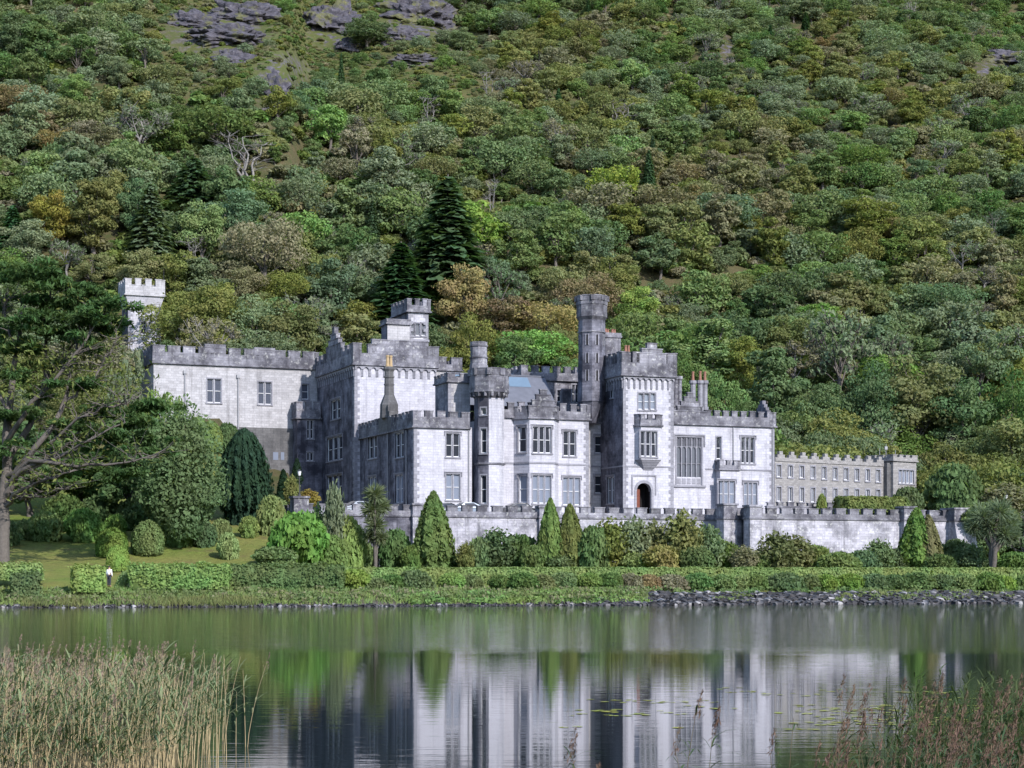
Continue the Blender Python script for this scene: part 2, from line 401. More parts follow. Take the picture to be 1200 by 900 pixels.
class Wall:
    """one straight outer face from p0 to p1 (outside on the right-hand side), with real openings"""
    def __init__(s, p0, p1):
        s.p0 = p0; L = math.hypot(p1[0] - p0[0], p1[1] - p0[1]); s.L = L
        s.d = ((p1[0] - p0[0]) / L, (p1[1] - p0[1]) / L); s.n = (s.d[1], -s.d[0])
    def pt(s, u, out, z): return (s.p0[0] + s.d[0] * u + s.n[0] * out, s.p0[1] + s.d[1] * u + s.n[1] * out, z)
    def M(s): return lambda q: s.pt(q[0], -q[1], q[2])
    def rect(s, x0, x1, y0, y1):
        """an opening seen between these columns and rows of the photograph"""
        u0 = solve_s(s.p0, s.d, x0); u1 = solve_s(s.p0, s.d, x1)
        if u0 > u1: u0, u1 = u1, u0
        q = s.pt((u0 + u1) / 2, 0, 0)
        return (u0, u1, Zat(y1, q[0], q[1]), Zat(y0, q[0], q[1]))
    def z(s, x, y):
        u = solve_s(s.p0, s.d, x); q = s.pt(u, 0, 0); return Zat(y, q[0], q[1])
    def build(s, mb, z0, z1, op, mi=0, mr=None, depth=0.28):
        mr = mi if mr is None else mr
        us = sorted({0.0, s.L} | {v for o in op for v in o[:2]}); zs = sorted({z0, z1} | {v for o in op for v in o[2:4]})
        us = [u for u in us if -1e-6 <= u <= s.L + 1e-6]; zs = [z for z in zs if z0 - 1e-6 <= z <= z1 + 1e-6]
        for i in range(len(us) - 1):
            for j in range(len(zs) - 1):
                cu, cz = (us[i] + us[i + 1]) / 2, (zs[j] + zs[j + 1]) / 2
                if any(o[0] < cu < o[1] and o[2] < cz < o[3] for o in op): continue
                mb.poly([s.pt(us[i], 0, zs[j]), s.pt(us[i + 1], 0, zs[j]), s.pt(us[i + 1], 0, zs[j + 1]), s.pt(us[i], 0, zs[j + 1])], mi)
        for (u0, u1, a, b) in [o[:4] for o in op]:
            for (A, B) in (((u0, a), (u1, a)), ((u1, a), (u1, b)), ((u1, b), (u0, b)), ((u0, b), (u0, a))):
                mb.poly([s.pt(A[0], 0, A[1]), s.pt(A[0], -depth, A[1]), s.pt(B[0], -depth, B[1]), s.pt(B[0], 0, B[1])], mr)

WIN_M = None
def window(wl, op, parent, cols=2, rows=2, glass='glass', arch=False, hood=True, stone_mull=True, name='window', curtain=False, trim='trim'):
    """frame, panes, mullions, sill and hood moulding of one opening"""
    u0, u1, a, b = op[:4]; mb = MB(); m = wl.M(); W = u1 - u0; H = b - a
    mats = [M['frame'], M[glass], M[trim], M['curtain']]
    mb.box(u0, u1, 0.24, 0.27, a, b, 1, m)                                     # panes
    cw = W / cols; fr = min(0.055, cw * 0.10)
    for i in range(cols + 1):
        c = u0 + cw * i
        if 0 < i < cols and stone_mull: mb.box(c - 0.075, c + 0.075, 0.03, 0.235, a, b, 2, m)
    for i in range(cols):
        l, r_ = u0 + cw * i, u0 + cw * (i + 1)
        e = 0.075 if stone_mull else 0.0
        l += e if i > 0 else 0; r_ -= e if i < cols - 1 else 0
        mb.box(l + .001, l + fr, 0.16, 0.238, a, b, 0, m); mb.box(r_ - fr, r_ - .001, 0.16, 0.238, a, b, 0, m)
        l += fr; r_ -= fr
        mb.box(l, r_, 0.165, 0.238, a + 0.001, a + 0.10, 0, m); mb.box(l, r_, 0.165, 0.238, b - 0.08, b - .001, 0, m)
        for j in range(1, rows):
            z = a + H * j / rows; mb.box(l, r_, 0.155, 0.238, z - 0.03, z + 0.03, 0, m)
        if curtain:
            cwid = (r_ - l) * 0.2
            if i == 0: mb.poly([m((l, .239, b - .1)), m((l + cwid * 1.4, .239, b - .1)), m((l + cwid * .5, .239, a + H * .35)), m((l + cwid * .35, .239, a + .1)), m((l, .239, a + .1))], 3)
            if i == cols - 1: mb.poly([m((r_, .239, b - .1)), m((r_, .239, a + .1)), m((r_ - cwid * .35, .239, a + .1)), m((r_ - cwid * .5, .239, a + H * .35)), m((r_ - cwid * 1.4, .239, b - .1))], 3)
        if arch:                                                             # arched heads
            n = 8; hw = (r_ - l) / 2; c0 = (l + r_) / 2; zs = b - hw * 1.25
            pts = [(l, zs)] + [(c0 - hw * math.cos(math.pi * q / n), zs + hw * 1.15 * math.sin(math.pi * q / n) ** 0.8) for q in range(1, n)] + [(r_, zs)]
            for q in range(n):
                (x0, y0), (x1, y1) = pts[q], pts[q + 1]
                mb.poly([m((x0, .10, y0)), m((x1, .10, y1)), m((x1, .10, b)), m((x0, .10, b))], 2)
    mb.box(u0 - 0.14, u0, -0.035, 0.10, a, b, 2, m); mb.box(u1, u1 + 0.14, -0.035, 0.10, a, b, 2, m)
    mb.box(u0 - 0.18, u1 + 0.18, -0.11, 0.16, a - 0.16, a - .001, 2, m)
    mb.box(u0 - 0.14, u1 + 0.14, -0.035, 0.10, b + .001, b + 0.16, 2, m)
    if hood:
        mb.box(u0 - 0.24, u1 + 0.24, -0.12, 0.05, b + 0.162, b + 0.25, 2, m)
        for q in (u0 - 0.24, u1 + 0.16): mb.box(q, q + 0.08, -0.11, 0.05, b - 0.25, b + 0.16, 2, m)
    return mb.build(name, mats, parent)

def merlons(mb, wl, z0, z1, ua, ub, mw, gap, t, out, mi=0, cap=0.10, skip=None, start_merlon=True):
    L = ub - ua; n = max(1, round((L + gap) / (mw + gap))); f = L / (n * mw + (n - 1) * gap); mw *= f; gap *= f; m = wl.M()
    for i in range(n):
        u = ua + i * (mw + gap)
        if skip and skip[0] < u + mw / 2 < skip[1]: continue
        jt = random.uniform(-.05, .04); dl_ = random.uniform(-.06, .06); 
        mb.box(u + max(0, dl_), u + mw + min(0, dl_), -out, t - out, z0, z1 - cap + jt, mi, m)
        mb.box(u - 0.05, u + mw + 0.05, -out - 0.045, t - out + 0.045, z1 - cap + jt, z1 + jt, mi, m)

def arch_band(mb, wl, z0, z1, out, w_, mi=0, ua=0.0, ub=None):
    """a corbel table: a row of small round arches standing proud of the wall"""
    ub = wl.L if ub is None else ub; n = max(1, round((ub - ua) / w_)); w_ = (ub - ua) / n; m = wl.M(); p = w_ * 0.36; q = 6
    hw = (w_ - p) / 2; zs = z1 - hw - 0.18
    for i in range(n):
        u = ua + i * w_; c = u + w_ / 2
        arc = [(c - hw * math.cos(math.pi * j / q), zs + hw * math.sin(math.pi * j / q)) for j in range(q + 1)]
        for j in range(q):
            (x0, y0), (x1, y1) = arc[j], arc[j + 1]
            mb.poly([m((x0, -out, y0)), m((x1, -out, y1)), m((x1, -out, z1)), m((x0, -out, z1))], mi)
            mb.poly([m((x0, 0, y0)), m((x1, 0, y1)), m((x1, -out, y1)), m((x0, -out, y0))], mi)
        for (l, r_) in ((u, c - hw), (c + hw, u + w_)):
            mb.box(l, r_, -out, 0.0, zs, z1, mi, m)
            mb.box(l + .02, r_ - .02, -out * 0.55, 0.0, z0, zs, mi, m)

def parapet(parent, pts, zc, h1, h2, mw=0.9, gap=0.6, out=0.14, t=0.42, edges=None, gables={}, mat='stone_dark', name='parapet', deck=True, cornice=True):
    """cornice, solid course, merlons on the listed edges of a block; stepped gables where asked"""
    mb = MB(); k_ = len(pts)
    for i in range(k_):
        if edges is not None and i not in edges: continue
        wl = Wall(pts[i], pts[(i + 1) % k_]); m = wl.M()
        if cornice:
            mb.box(-out - .12, wl.L + out + .12 - t, -out - 0.12, t - out - .12, zc - 0.18, zc - .001, 0, m)
        mb.box(-out, wl.L + out - t, -out, t - out, zc, zc + h1, 0, m)
        g = gables.get(i)
        sk = None
        if g:
            c = g[0]; sk = (c - g[1][0][0], c + g[1][0][0]); zb = zc + h1
            for (hw, top) in g[1]:
                mb.box(c - hw, c + hw, -out, t - out, zb, top - .12, 0, m)
                mb.box(c - hw - .05, c + hw + .05, -out - .05, t - out + .05, top - .12, top, 0, m); zb = top
        merlons(mb, wl, zc + h1, zc + h2, -out, wl.L + out - t - .02, mw, gap, t, out, 0, skip=sk)
    if deck: mb.poly([(p_[0], p_[1], zc + 0.05) for p_ in pts], 1)
    return mb.build(name, [M[mat], M['slate']], parent)

def quoins(mb, wl, u, z0, z1, side, mi=0, h=0.42):
    z = z0; i = 0; m = wl.M()
    while z < z1 - 0.1:
        wq = 0.62 if i % 2 else 0.36
        a_, b_ = (u, u + wq) if side > 0 else (u - wq, u)
        mb.box(a_, b_, -0.03, 0.05, z, min(z + h - .025, z1), mi, m); z += h; i += 1

def rectpts(a0, a1, b0, b1): return [(a0, b0), (a1, b0), (a1, b1), (a0, b1)]      # S, E, N, W faces in turn

def block(root, name, pts, z0, z1, ops={}, mat='stone', mats_edge={}, quoin=(), strings=(), label=None, flush=False):
    """walls of one block; ops[edge] = openings; quoin = [(edge, at_end)], strings = heights of string courses"""
    mb = MB(); names = [mat, 'trim'] + [v for v in sorted(set(mats_edge.values())) if v not in (mat, 'trim')]
    k_ = len(pts); walls = []
    for i in range(k_):
        wl = Wall(pts[i], pts[(i + 1) % k_]); walls.append(wl)
        wl.build(mb, z0, z1, ops.get(i, []), names.index(mats_edge.get(i, mat)))
        for zz in strings: mb.box(-.07, wl.L, -0.07, 0.02, zz, zz + 0.16, 1, wl.M())
    for (i, end) in quoin:
        wl = walls[i]; quoins(mb, wl, wl.L if end else 0.0, z0, z1 - .2, -1 if end else 1, 1)
    mb.poly([(q[0], q[1], z1) for q in pts], names.index(mat))
    o = mb.build(name, [M[n_] for n_ in names], root)
    if label: o['label'] = label
    return o, walls

def octo(ca, cb, r): return [(ca + r * math.cos(math.pi / 8 + math.pi / 4 * i), cb + r * math.sin(math.pi / 8 + math.pi / 4 * i)) for i in range(8)]
def oct_prism(mb, ca, cb, r0, r1, z0, z1, mi=0, cap=True): mb.prism(octo(ca, cb, r0), z0, z1, mi, octo(ca, cb, r1), cap)
def oct_crown(mb, ca, cb, r, z0, z1, h2, mi=0):
    oct_prism(mb, ca, cb, r, r, z0, z1, mi)
    P = octo(ca, cb, r)
    for i in range(8):
        wl = Wall(P[i], P[(i + 1) % 8]); L = wl.L
        mb.box(L * .2, L * .8, -0.03, 0.32, z1, z1 + h2 - .1, mi, wl.M()); mb.box(L * .15, L * .85, -0.07, 0.36, z1 + h2 - .1, z1 + h2, mi, wl.M())
    for p_ in P:
        q = ((p_[0] - ca) * .93 + ca, (p_[1] - cb) * .93 + cb); s_ = r * 0.13
        mb.box(q[0] - s_, q[0] + s_, q[1] - s_, q[1] + s_, z1, z1 + h2 * .92, mi)

def pots(parent, cs, z0, z1, r=0.2, mat='pot'):
    for (a, b) in cs:
        mb = MB(); n = 8
        ring = lambda q: [(a + q * math.cos(2 * math.pi * i / n), b + q * math.sin(2 * math.pi * i / n)) for i in range(n)]
        h = z1 - z0
        mb.prism(ring(r * 1.15), z0, z0 + h * .15); mb.prism(ring(r * 1.0), z0 + h * .15, z0 + h * .85, 0, ring(r * .8)); mb.prism(ring(r), z0 + h * .85, z1)
        mb.build('chimney_pot', M[mat], parent)

castle = empty('castle', (OX, OY, Z0), TH)
tag(castle, 'long pale grey stone castle with battlements, towers and chimneys above the terrace wall', 'castle')
GB = -1.0                                             # walls start a little below the terrace

# --- corner block: two storeys at the front-left corner
bW = Bat(422, 0.0)
P = rectpts(0, Aat(553, 0), 0, bW); zc = Zat(499, 0, 0)
wS, wW = Wall(P[0], P[1]), Wall(P[3], P[0])
oS = [wS.rect(523, 538.5, 508, 535.6), wS.rect(523, 539, 555.6, 586)]
oW = [wW.rect(431.5, 442, 510, 537), wW.rect(463, 473.5, 507, 536), wW.rect(432, 441, 559, 589), wW.rect(463, 472.5, 556.5, 589)]
blk, ws = block(castle, 'corner_block', P, GB, zc, {0: oS, 3: oW}, 'stone', {3: 'stone_side'}, [(0, 0), (3, 1)])  # west side in darker stone, its shade painted in
window(ws[0], oS[0], blk, 2, 2, 'glass'); window(ws[0], oS[1], blk, 2, 2, 'glass_pale')
for i, o in enumerate(oW): window(ws[3], o, blk, 2, 2, 'glass' if i < 2 else 'glass_pale')
parapet(blk, P, zc, Zat(488, 0, 0) - zc, Zat(480.5, 0, 0) - zc, 0.85, 0.42, edges=(0, 3))
for (wl, xx) in ((ws[3], 455), (ws[3], 477), (ws[0], 549)):
    mb = MB(); u = solve_s(wl.p0, wl.d, xx); mb.tube([wl.pt(u, .1, GB), wl.pt(u, .1, zc - .3)], [.07, .07], 6); mb.build('drainpipe', M['lead'], blk)
# tall chimney rising through the west parapet
ca, cb = 0.35, Bat(456, 0.35); mb = MB()
zA, zB, zC_ = Zat(490, ca, cb), Zat(472, ca, cb), Zat(430, ca, cb)
wl = Wall((0, cb + 3.2), (0, cb - 3.2)); m = wl.M()
for (hw, za, zb) in ((2.2, zc, zA), (1.7, zA, Zat(483, ca, cb)), (1.2, Zat(483, ca, cb), Zat(476, ca, cb))):
    mb.box(3.2 - hw, 3.2 + hw, -.17, .55, za, zb, 0, m)
oct_prism(mb, ca, cb, 1.05, 1.0, zA, Zat(474, ca, cb)); oct_prism(mb, ca, cb, 1.0, .58, Zat(474, ca, cb), Zat(463, ca, cb))
oct_prism(mb, ca, cb, .55, .5, Zat(463, ca, cb), zC_ - .55); oct_prism(mb, ca, cb, .5, .66, zC_ - .55, zC_ - .25); oct_prism(mb, ca, cb, .66, .62, zC_ - .25, zC_)
for zz in (.35, .62): z_ = Zat(463, ca, cb) * (1 - zz) + zC_ * zz; oct_prism(mb, ca, cb, .6, .6, z_, z_ + .14)
ch = mb.build('chimney', M['plinth'], blk)
pots(ch, [(ca - .22, cb - .1), (ca + .22, cb + .1)], zC_, Zat(416.5, ca, cb), .21, 'pot_buff')

# --- corner tower: four storeys, behind the corner block
aT = Aat(415.5, bW); aT1 = Aat(511, bW); bT = Bat(367, aT)
P = rectpts(aT, aT1, bW, bT); zc = Zat(426, aT, bW)
wW = Wall(P[3], P[0]); wS = Wall(P[0], P[1])
oW = [wW.rect(388, 399, 468.5, 491), wW.rect(383, 401.5, 512, 539.5), wW.rect(383, 401, 557, 584)]
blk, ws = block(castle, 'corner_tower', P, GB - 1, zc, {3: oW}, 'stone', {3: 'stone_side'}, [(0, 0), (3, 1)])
window(ws[3], oW[0], blk, 2, 2); window(ws[3], oW[1], blk, 3, 2); window(ws[3], oW[2], blk, 3, 2)
gW = solve_s(ws[3].p0, ws[3].d, 393)
parapet(blk, P, zc, 1.25, Zat(402, aT, bW) - zc, 1.05, 0.75, .26, .5, gables={3: (gW, [(3.2, Zat(401, aT, bW + 5)), (2.1, Zat(394.5, aT, bW + 5)), (1.2, Zat(388, aT, bW + 5)), (.45, Zat(380, aT, bW + 5))]),
         0: (solve_s(ws[0].p0, ws[0].d, 468), [(3.4, Zat(398, 3, bW))])})
mb = MB()
for i in (0, 3): arch_band(mb, ws[i], zc - 1.45, zc - .19, .2, .88)
mb.build('corbel_table', M['trim'], blk)
# lookout turret on the corner tower
b0 = bW + 4.0; aL, aR = Aat(478.5, b0), Aat(502, b0); bk = Bat(461, aL)
P2 = rectpts(aL, aR, b0, bk); wl = Wall(P2[0], P2[1]); z1 = Zat(364, aL, b0)
op = [wl.rect(480.5 + q, 485.5 + q, 379, 393.5) for q in (0, 6.6, 13.2)]
tur, ws2 = block(castle, 'lookout_turret', P2, zc, z1, {0: op}, 'stone', {3: 'stone_side'}, [(0, 0), (0, 1)])
for o in op: window(ws2[0], o, tur, 1, 1, 'glass_lead', arch=True, hood=False)
parapet(tur, P2, z1, Zat(357.5, aL, b0) - z1, Zat(349.5, aL, b0) - z1, .72, .5, .22, .4)
mb = MB(); mb.box(ws2[0].p0[0] - .1, aR + .1, b0 - .1, b0 + .3, Zat(400, aL, b0), Zat(397, aL, b0)); mb.build('string_course', M['trim'], tur)
bq = bW + 1.6; aq0, aq1 = Aat(454, bq), Aat(480, bq)
P3 = rectpts(aq0, aq1, bq, b0 - .02); zt = Zat(378, aq0, bq)
low, _ = block(castle, 'turret_stair_block', P3, zc, zt, {}, 'stone_wing', {3: 'stone_side'})
parapet(low, P3, zt, .25, .5, 2.6, .2, .1, .35, deck=True)
# lower range to the right of the corner tower, with its own battlements
bq = bW + 3; P4 = rectpts(aT1 + .02, Aat(540, bq), bq, bq + 9); z4 = Zat(432, aT1, bq)
o_, _ = block(castle, 'rear_range', P4, GB, z4, {}, 'stone_wing'); parapet(o_, P4, z4, .6, Zat(417.5, aT1, bq) - z4, .85, .55)
# small square roof turret standing behind the corner block parapet
bq = 2.6; a0, a1 = Aat(525, bq), Aat(551, bq); P5 = rectpts(a0, a1, bq, Bat(510, a0)); z5 = Zat(446, a0, bq)
o_, _ = block(castle, 'roof_turret', P5, GB, z5, {}, 'stone_wing', {3: 'stone_dark'}, [(0, 0)]); parapet(o_, P5, z5, .45, Zat(436.5, a0, bq) - z5, .8, .5, .1, .35)  # west face darker, with its shade painted into the stone
# slate roof with a skylight strip
mb = MB(); a0, a1 = Aat(532, 9), Aat(642, 9); zl, zr = Zat(474, a0, 6.2), Zat(437.5, a0, 10)
for (ba, za, bb, zb) in ((6.2, zl, 10, zr), (10, zr, 13.8, zl)): mb.poly([(a0, ba, za), (a1, ba, za), (a1, bb, zb), (a0, bb, zb)])
mb.poly([(a0, 6.2, zl), (a0, 10, zr), (a0, 13.8, zl)]); mb.poly([(a1, 6.2, zl), (a1, 13.8, zl), (a1, 10, zr)])
mb.box(a0 - .1, a1 + .1, 9.9, 10.1, zr - .02, zr + .12)
rf = mb.build('slate_roof', M['slate'], castle)
for (x0, x1) in ((530, 549.5), (600, 625)):
    mb = MB(); qa, qb = Aat(x0, 8), Aat(x1, 8); f = lambda b_: zl + (zr - zl) * (b_ - 6.2) / 3.8 + .05
    mb.poly([(qa, 8.6, f(8.6)), (qb, 8.6, f(8.6)), (qb, 9.8, f(9.8)), (qa, 9.8, f(9.8))]); mb.build('skylight', M['skylight'], rf)

# --- octagonal turret on the front
ca, cb = Aat(573.3, -0.4), -0.4; mb = MB(); P = octo(ca, cb, 1.62)
zh, zt = Zat(459, ca, cb - 1.8), Zat(439, ca, cb - 1.8); ztop = Zat(430.5, ca, cb - 1.8); zs = Zat(544, ca, cb - 1.8); zlow = Zat(466, ca, cb - 1.8)
ops = {}; tw = [Wall(P[i], P[(i + 1) % 8]) for i in range(8)]
mid = lambda wl, hw, y0, y1: (wl.L / 2 - hw, wl.L / 2 + hw, Zat(y1, ca, cb - 1.6), Zat(y0, ca, cb - 1.6))
sw = 4                                             # P[4]->P[5] looks to the front-left
for i in range(8):
    o_l = []
    if i in (sw,): o_l = [mid(tw[i], .33, 502, 531), mid(tw[i], .33, 557, 590), mid(tw[i], .3, 478, 486)]
    ops[i] = o_l; tw[i].build(mb, GB, zlow, o_l, 1 if i in (3, 4) else 0)  # two left facets darker, shade put into their stone
oct_prism(mb, ca, cb, 1.62, 2.15, zlow, zh, 2); oct_prism(mb, ca, cb, 2.2, 2.2, zh, zh + .2, 2); oct_crown(mb, ca, cb, 2.12, zh + .2, zt, ztop - zt, 2)
oct_prism(mb, ca, cb, 1.75, 1.75, zs, zs + .2, 2); oct_prism(mb, ca, cb, 1.72, 1.66, GB, 1.0, 0, False)
for j in range(16):
    t_ = math.pi * 2 * (j + .5) / 16; q = (ca + 1.9 * math.cos(t_), cb + 1.9 * math.sin(t_)); mb.box(q[0] - .13, q[0] + .13, q[1] - .13, q[1] + .13, zlow + .2, zh, 2)
ot = mb.build('octagonal_turret', [M['stone'], M['stone_side'], M['stone_dark']], castle)
for i in (sw,):
    for o in ops[i]: window(tw[i], o, ot, 1, 2 if o[3] - o[2] > 1 else 1, 'glass', hood=False)
mb = MB(); c2a, c2b = Aat(561, 1.2), 1.2; zk = Zat(401, c2a, c2b)
oct_prism(mb, c2a, c2b, 1.0, 1.0, ztop - 2, Zat(428, c2a, c2b)); oct_prism(mb, c2a, c2b, .92, .9, Zat(428, c2a, c2b), zk - .5); oct_prism(mb, c2a, c2b, 1.0, 1.0, zk - .5, zk - .32); oct_prism(mb, c2a, c2b, .92, .95, zk - .32, zk)
oct_prism(mb, c2a, c2b, 1.02, 1.02, Zat(420, c2a, c2b), Zat(418.6, c2a, c2b))
mb.build('chimney_stack', M['stone_dark'], castle)

# --- drawing room range with the canted bay
a0, a1 = ca + 1.2, Aat(690, 0); P = rectpts(a0, a1, 0, 14); zc = Zat(490, Aat(660, 0), 0)
zs = Zat(545, Aat(660, 0), 0)
wl = Wall(P[0], P[1]); op = [wl.rect(660.5, 674.5, 505.5, 534.5), wl.rect(660, 679.5, 559.5, 592)]
blk, ws = block(castle, 'drawing_room_range', P, GB, zc, {0: op}, 'stone', {}, [(0, 1)], [zs])
window(ws[0], op[0], blk, 2, 2); window(ws[0], op[1], blk, 3, 2, 'glass_pale')
parapet(blk, P, zc, .75, Zat(473, Aat(660, 0), 0) - zc, .75, .5, edges=(0, 1, 2))
bb = -2.0; P = [(Aat(602, 0), -.02), (Aat(620.5, bb), bb), (Aat(650, bb), bb), (Aat(660, 0) - .6, -.02)]
tw = [Wall(P[i], P[(i + 1) % 4]) for i in range(3)]
zc = Zat(488.5, P[1][0], bb)
op0 = [tw[0].rect(607, 616.5, 500, 530), tw[0].rect(608, 617.5, 557, 589)]; op1 = [tw[1].rect(624.5, 646, 500, 531), tw[1].rect(624.5, 645.5, 557, 590)]
bay, ws = block(blk, 'bay_window', P, GB, zc, {0: op0, 1: op1}, 'stone', {}, [], [zs - .02])
for i, (wl, o) in enumerate(((ws[0], op0[0]), (ws[1], op1[0]), (ws[0], op0[1]), (ws[1], op1[1]))):
    window(wl, o, bay, 1 if i in (0, 2) else 3, 2, 'glass' if i < 2 else 'glass_pale', curtain=i < 2)
gc = solve_s(ws[1].p0, ws[1].d, 636.5); zz = lambda y: Zat(y, P[1][0], bb)
parapet(bay, P, zc, .6, zz(474.5) - zc, .62, .42, .12, .36, edges=(0, 1, 2), gables={1: (gc, [(1.75, zz(475)), (1.3, zz(468)), (.85, zz(461.5)), (.4, zz(455.5))])})

# --- recessed link beside the entrance tower
bR = 3.4; P = rectpts(a1 - .6, Aat(722, bR), bR, 12); zc = Zat(494, a1, bR); wl = Wall(P[0], P[1])
op = [wl.rect(697.5, 705, 511, 531), wl.rect(697.5, 705, 557.5, 578)]
blk, ws = block(castle, 'recessed_link', P, GB, zc, {0: op}, 'stone_wing', {}, [], [Zat(547, a1, bR)])
for o in op: window(ws[0], o, blk, 1, 2, 'glass')
parapet(blk, P, zc, .7, Zat(478, a1, bR) - zc, .7, .45, edges=(0,))
# taller range behind
bq = 12; P = rectpts(Aat(612, bq), Aat(683, bq), bq, 22); zc = Zat(446, P[1][0], bq); wl = Wall(P[0], P[1])
op = [wl.rect(653, 657.5, 457, 471), wl.rect(670.5, 678, 451, 472)]
blk, ws = block(castle, 'upper_range', P, GB, zc, {0: op}, 'stone_dark')  # cast shade of the stair turret is put into the wall colour
for o in op: window(ws[0], o, blk, 1 if o is op[0] else 2, 2, 'glass', hood=False)
parapet(blk, P, zc, .75, Zat(431, P[1][0], bq) - zc, .8, .5, .2)

# --- entrance tower
bE = -2.5; a0, a1 = Aat(730, bE), Aat(789.5, bE); P = rectpts(a0, a1, bE, 7.5); zc = Zat(438.5, a0, bE); wl = Wall(P[0], P[1]); wW = Wall(P[3], P[0])
tri = [wl.rect(748 + q, 753.6 + q, 461, 480) for q in (0, 7.2, 14.4)]
dr = wl.rect(746, 763, 566, 600); dr = (dr[0], dr[1], 0.0, dr[3])
owin = [wW.rect(711.5, 719.5, 559, 590), wW.rect(716, 718.6, 452, 466)]
zs = Zat(547, a0, bE)
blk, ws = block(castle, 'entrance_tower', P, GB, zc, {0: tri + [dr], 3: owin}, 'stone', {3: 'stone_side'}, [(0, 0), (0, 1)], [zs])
for o in tri: window(ws[0], o, blk, 1, 2, 'glass_pale', arch=True, hood=False)
window(ws[3], owin[0], blk, 2, 2); window(ws[3], owin[1], blk, 1, 1, hood=False)
gc = solve_s(ws[0].p0, ws[0].d, 763); zz = lambda y: Zat(y, a0, bE)
parapet(blk, P, zc, zz(424.5) - zc, zz(411.5) - zc, .8, .42, .28, .5, gables={0: (gc, [(1.9, zz(412)), (1.25, zz(407)), (.6, zz(400.5))])})
mb = MB()
for i in (0, 3): arch_band(mb, ws[i], zz(455), zc - .19, .2, .72)
mb.build('corbel_table', M['trim'], blk)
# door: pointed arch, moulded surround, one leaf standing open
wl = ws[0]; m = wl.M(); mb = MB(); c0 = (dr[0] + dr[1]) / 2; hw = (dr[1] - dr[0]) / 2; zsp = dr[3] - hw * 1.05; n = 10
def parch(hw_, zt): return [(c0 - hw_ * math.cos(math.pi * q / n), zsp + (zt - zsp) * math.sin(math.pi * q / n) ** .85) for q in range(n + 1)]
arc = parch(hw, dr[3])
for q in range(n):
    (x0, y0), (x1, y1) = arc[q], arc[q + 1]
    mb.poly([m((x0, .03, y0)), m((x1, .03, y1)), m((x1, .03, dr[3])), m((x0, .03, dr[3]))], 0)
    mb.poly([m((x0, .03, y0)), m((x0, .6, y0)), m((x1, .6, y1)), m((x1, .03, y1))], 0)
out_ = parch(hw + .28, dr[3] + .3)
for q in range(n):
    (x0, y0), (x1, y1) = arc[q], arc[q + 1]; (X0, Y0), (X1, Y1) = out_[q], out_[q + 1]
    mb.poly([m((x0, -.06, y0)), m((x1, -.06, y1)), m((X1, -.06, Y1)), m((X0, -.06, Y0))], 0)
    mb.poly([m((X0, -.06, Y0)), m((X1, -.06, Y1)), m((X1, .02, Y1)), m((X0, .02, Y0))], 0)
for sx in (-1, 1):
    xA, xB = sorted((c0 + sx * (hw + .01), c0 + sx * (hw + .28))); mb.box(xA, xB, -.06, .02, 0, zsp, 0, m)
    xA, xB = sorted((c0 + sx * 1.36, c0 + sx * 1.5)); mb.box(xA, xB, -.09, .02, zsp - .4, dr[3] + .75, 0, m)
mb.box(c0 - 1.5, c0 + 1.5, -.09, .02, dr[3] + .751, dr[3] + .9, 0, m)
mb.box(dr[0] - .1, dr[1] + .1, 1.6, 1.64, 0, dr[3] + .2, 1, m)
for sx in (-1, 1):
    xA, xB = sorted((c0 + sx * hw, c0 + sx * (hw + .03))); mb.box(xA, xB, .28, 1.6, 0, dr[3] + .1, 1, m)
mb.box(dr[0], dr[1], .28, 1.6, dr[3] + .1, dr[3] + .13, 1, m)
door = mb.build('doorway', [M['trim'], M['inside']], blk)
mb = MB(); ang = R(50); dx, dy = math.cos(ang), math.sin(ang)
md = lambda q: m((dr[0] + .06 + q[0] * dx - q[1] * dy, .30 + q[0] * dy * .5 + q[1] * dx, q[2]))
mb.box(0, hw * 1.15, 0, .07, .05, zsp + .25, 0, md)
for z_ in (.5, 1.5, 2.5): mb.box(.05, hw * 1.1, -.03, 0, z_, z_ + .1, 0, md)
dl = mb.build('door_leaf', M['door'], blk); dl['label'] = 'red brown door leaf standing open'
# oriel over the door
x0_, x1_ = 744, 774.5; bo = bE - .85; oa, ob = Aat(x0_, bE), Aat(x1_, bE); P = [(oa, bE - .01), (oa + .35, bo), (ob - .35, bo), (ob, bE - .01)]
z_b, z_t = zz(538.5), zz(497.5); tw = [Wall(P[i], P[(i + 1) % 4]) for i in range(3)]
o1 = [tw[1].rect(750.5, 769.5, 505.5, 535)]
ori, ws = block(blk, 'oriel', P, z_b, z_t, {1: o1}, 'stone')
window(ws[1], o1[0], ori, 3, 2, curtain=True, hood=False) if False else None
parapet(ori, P, z_t, .55, zz(485) - z_t, .5, .33, .1, .3, edges=(0, 1, 2))
mb = MB()
for j in range(4):
    f0, f1 = j / 4, (j + 1) / 4; s = lambda f: [(oa + (ob - oa) / 2 + (p_[0] - (oa + ob) / 2) * (1 - f * .65), bE - .01 + (p_[1] - bE) * (1 - f)) for p_ in P]
    mb.prism(s(f1), z_b - (f1) * 1.15, z_b - f0 * 1.15, 0, s(f0 + .05))
mb.build('corbel', M['trim'], ori)
uo = o1[0]; mbw = window(ws[1], uo, blk, 3, 2, curtain=True, hood=False)

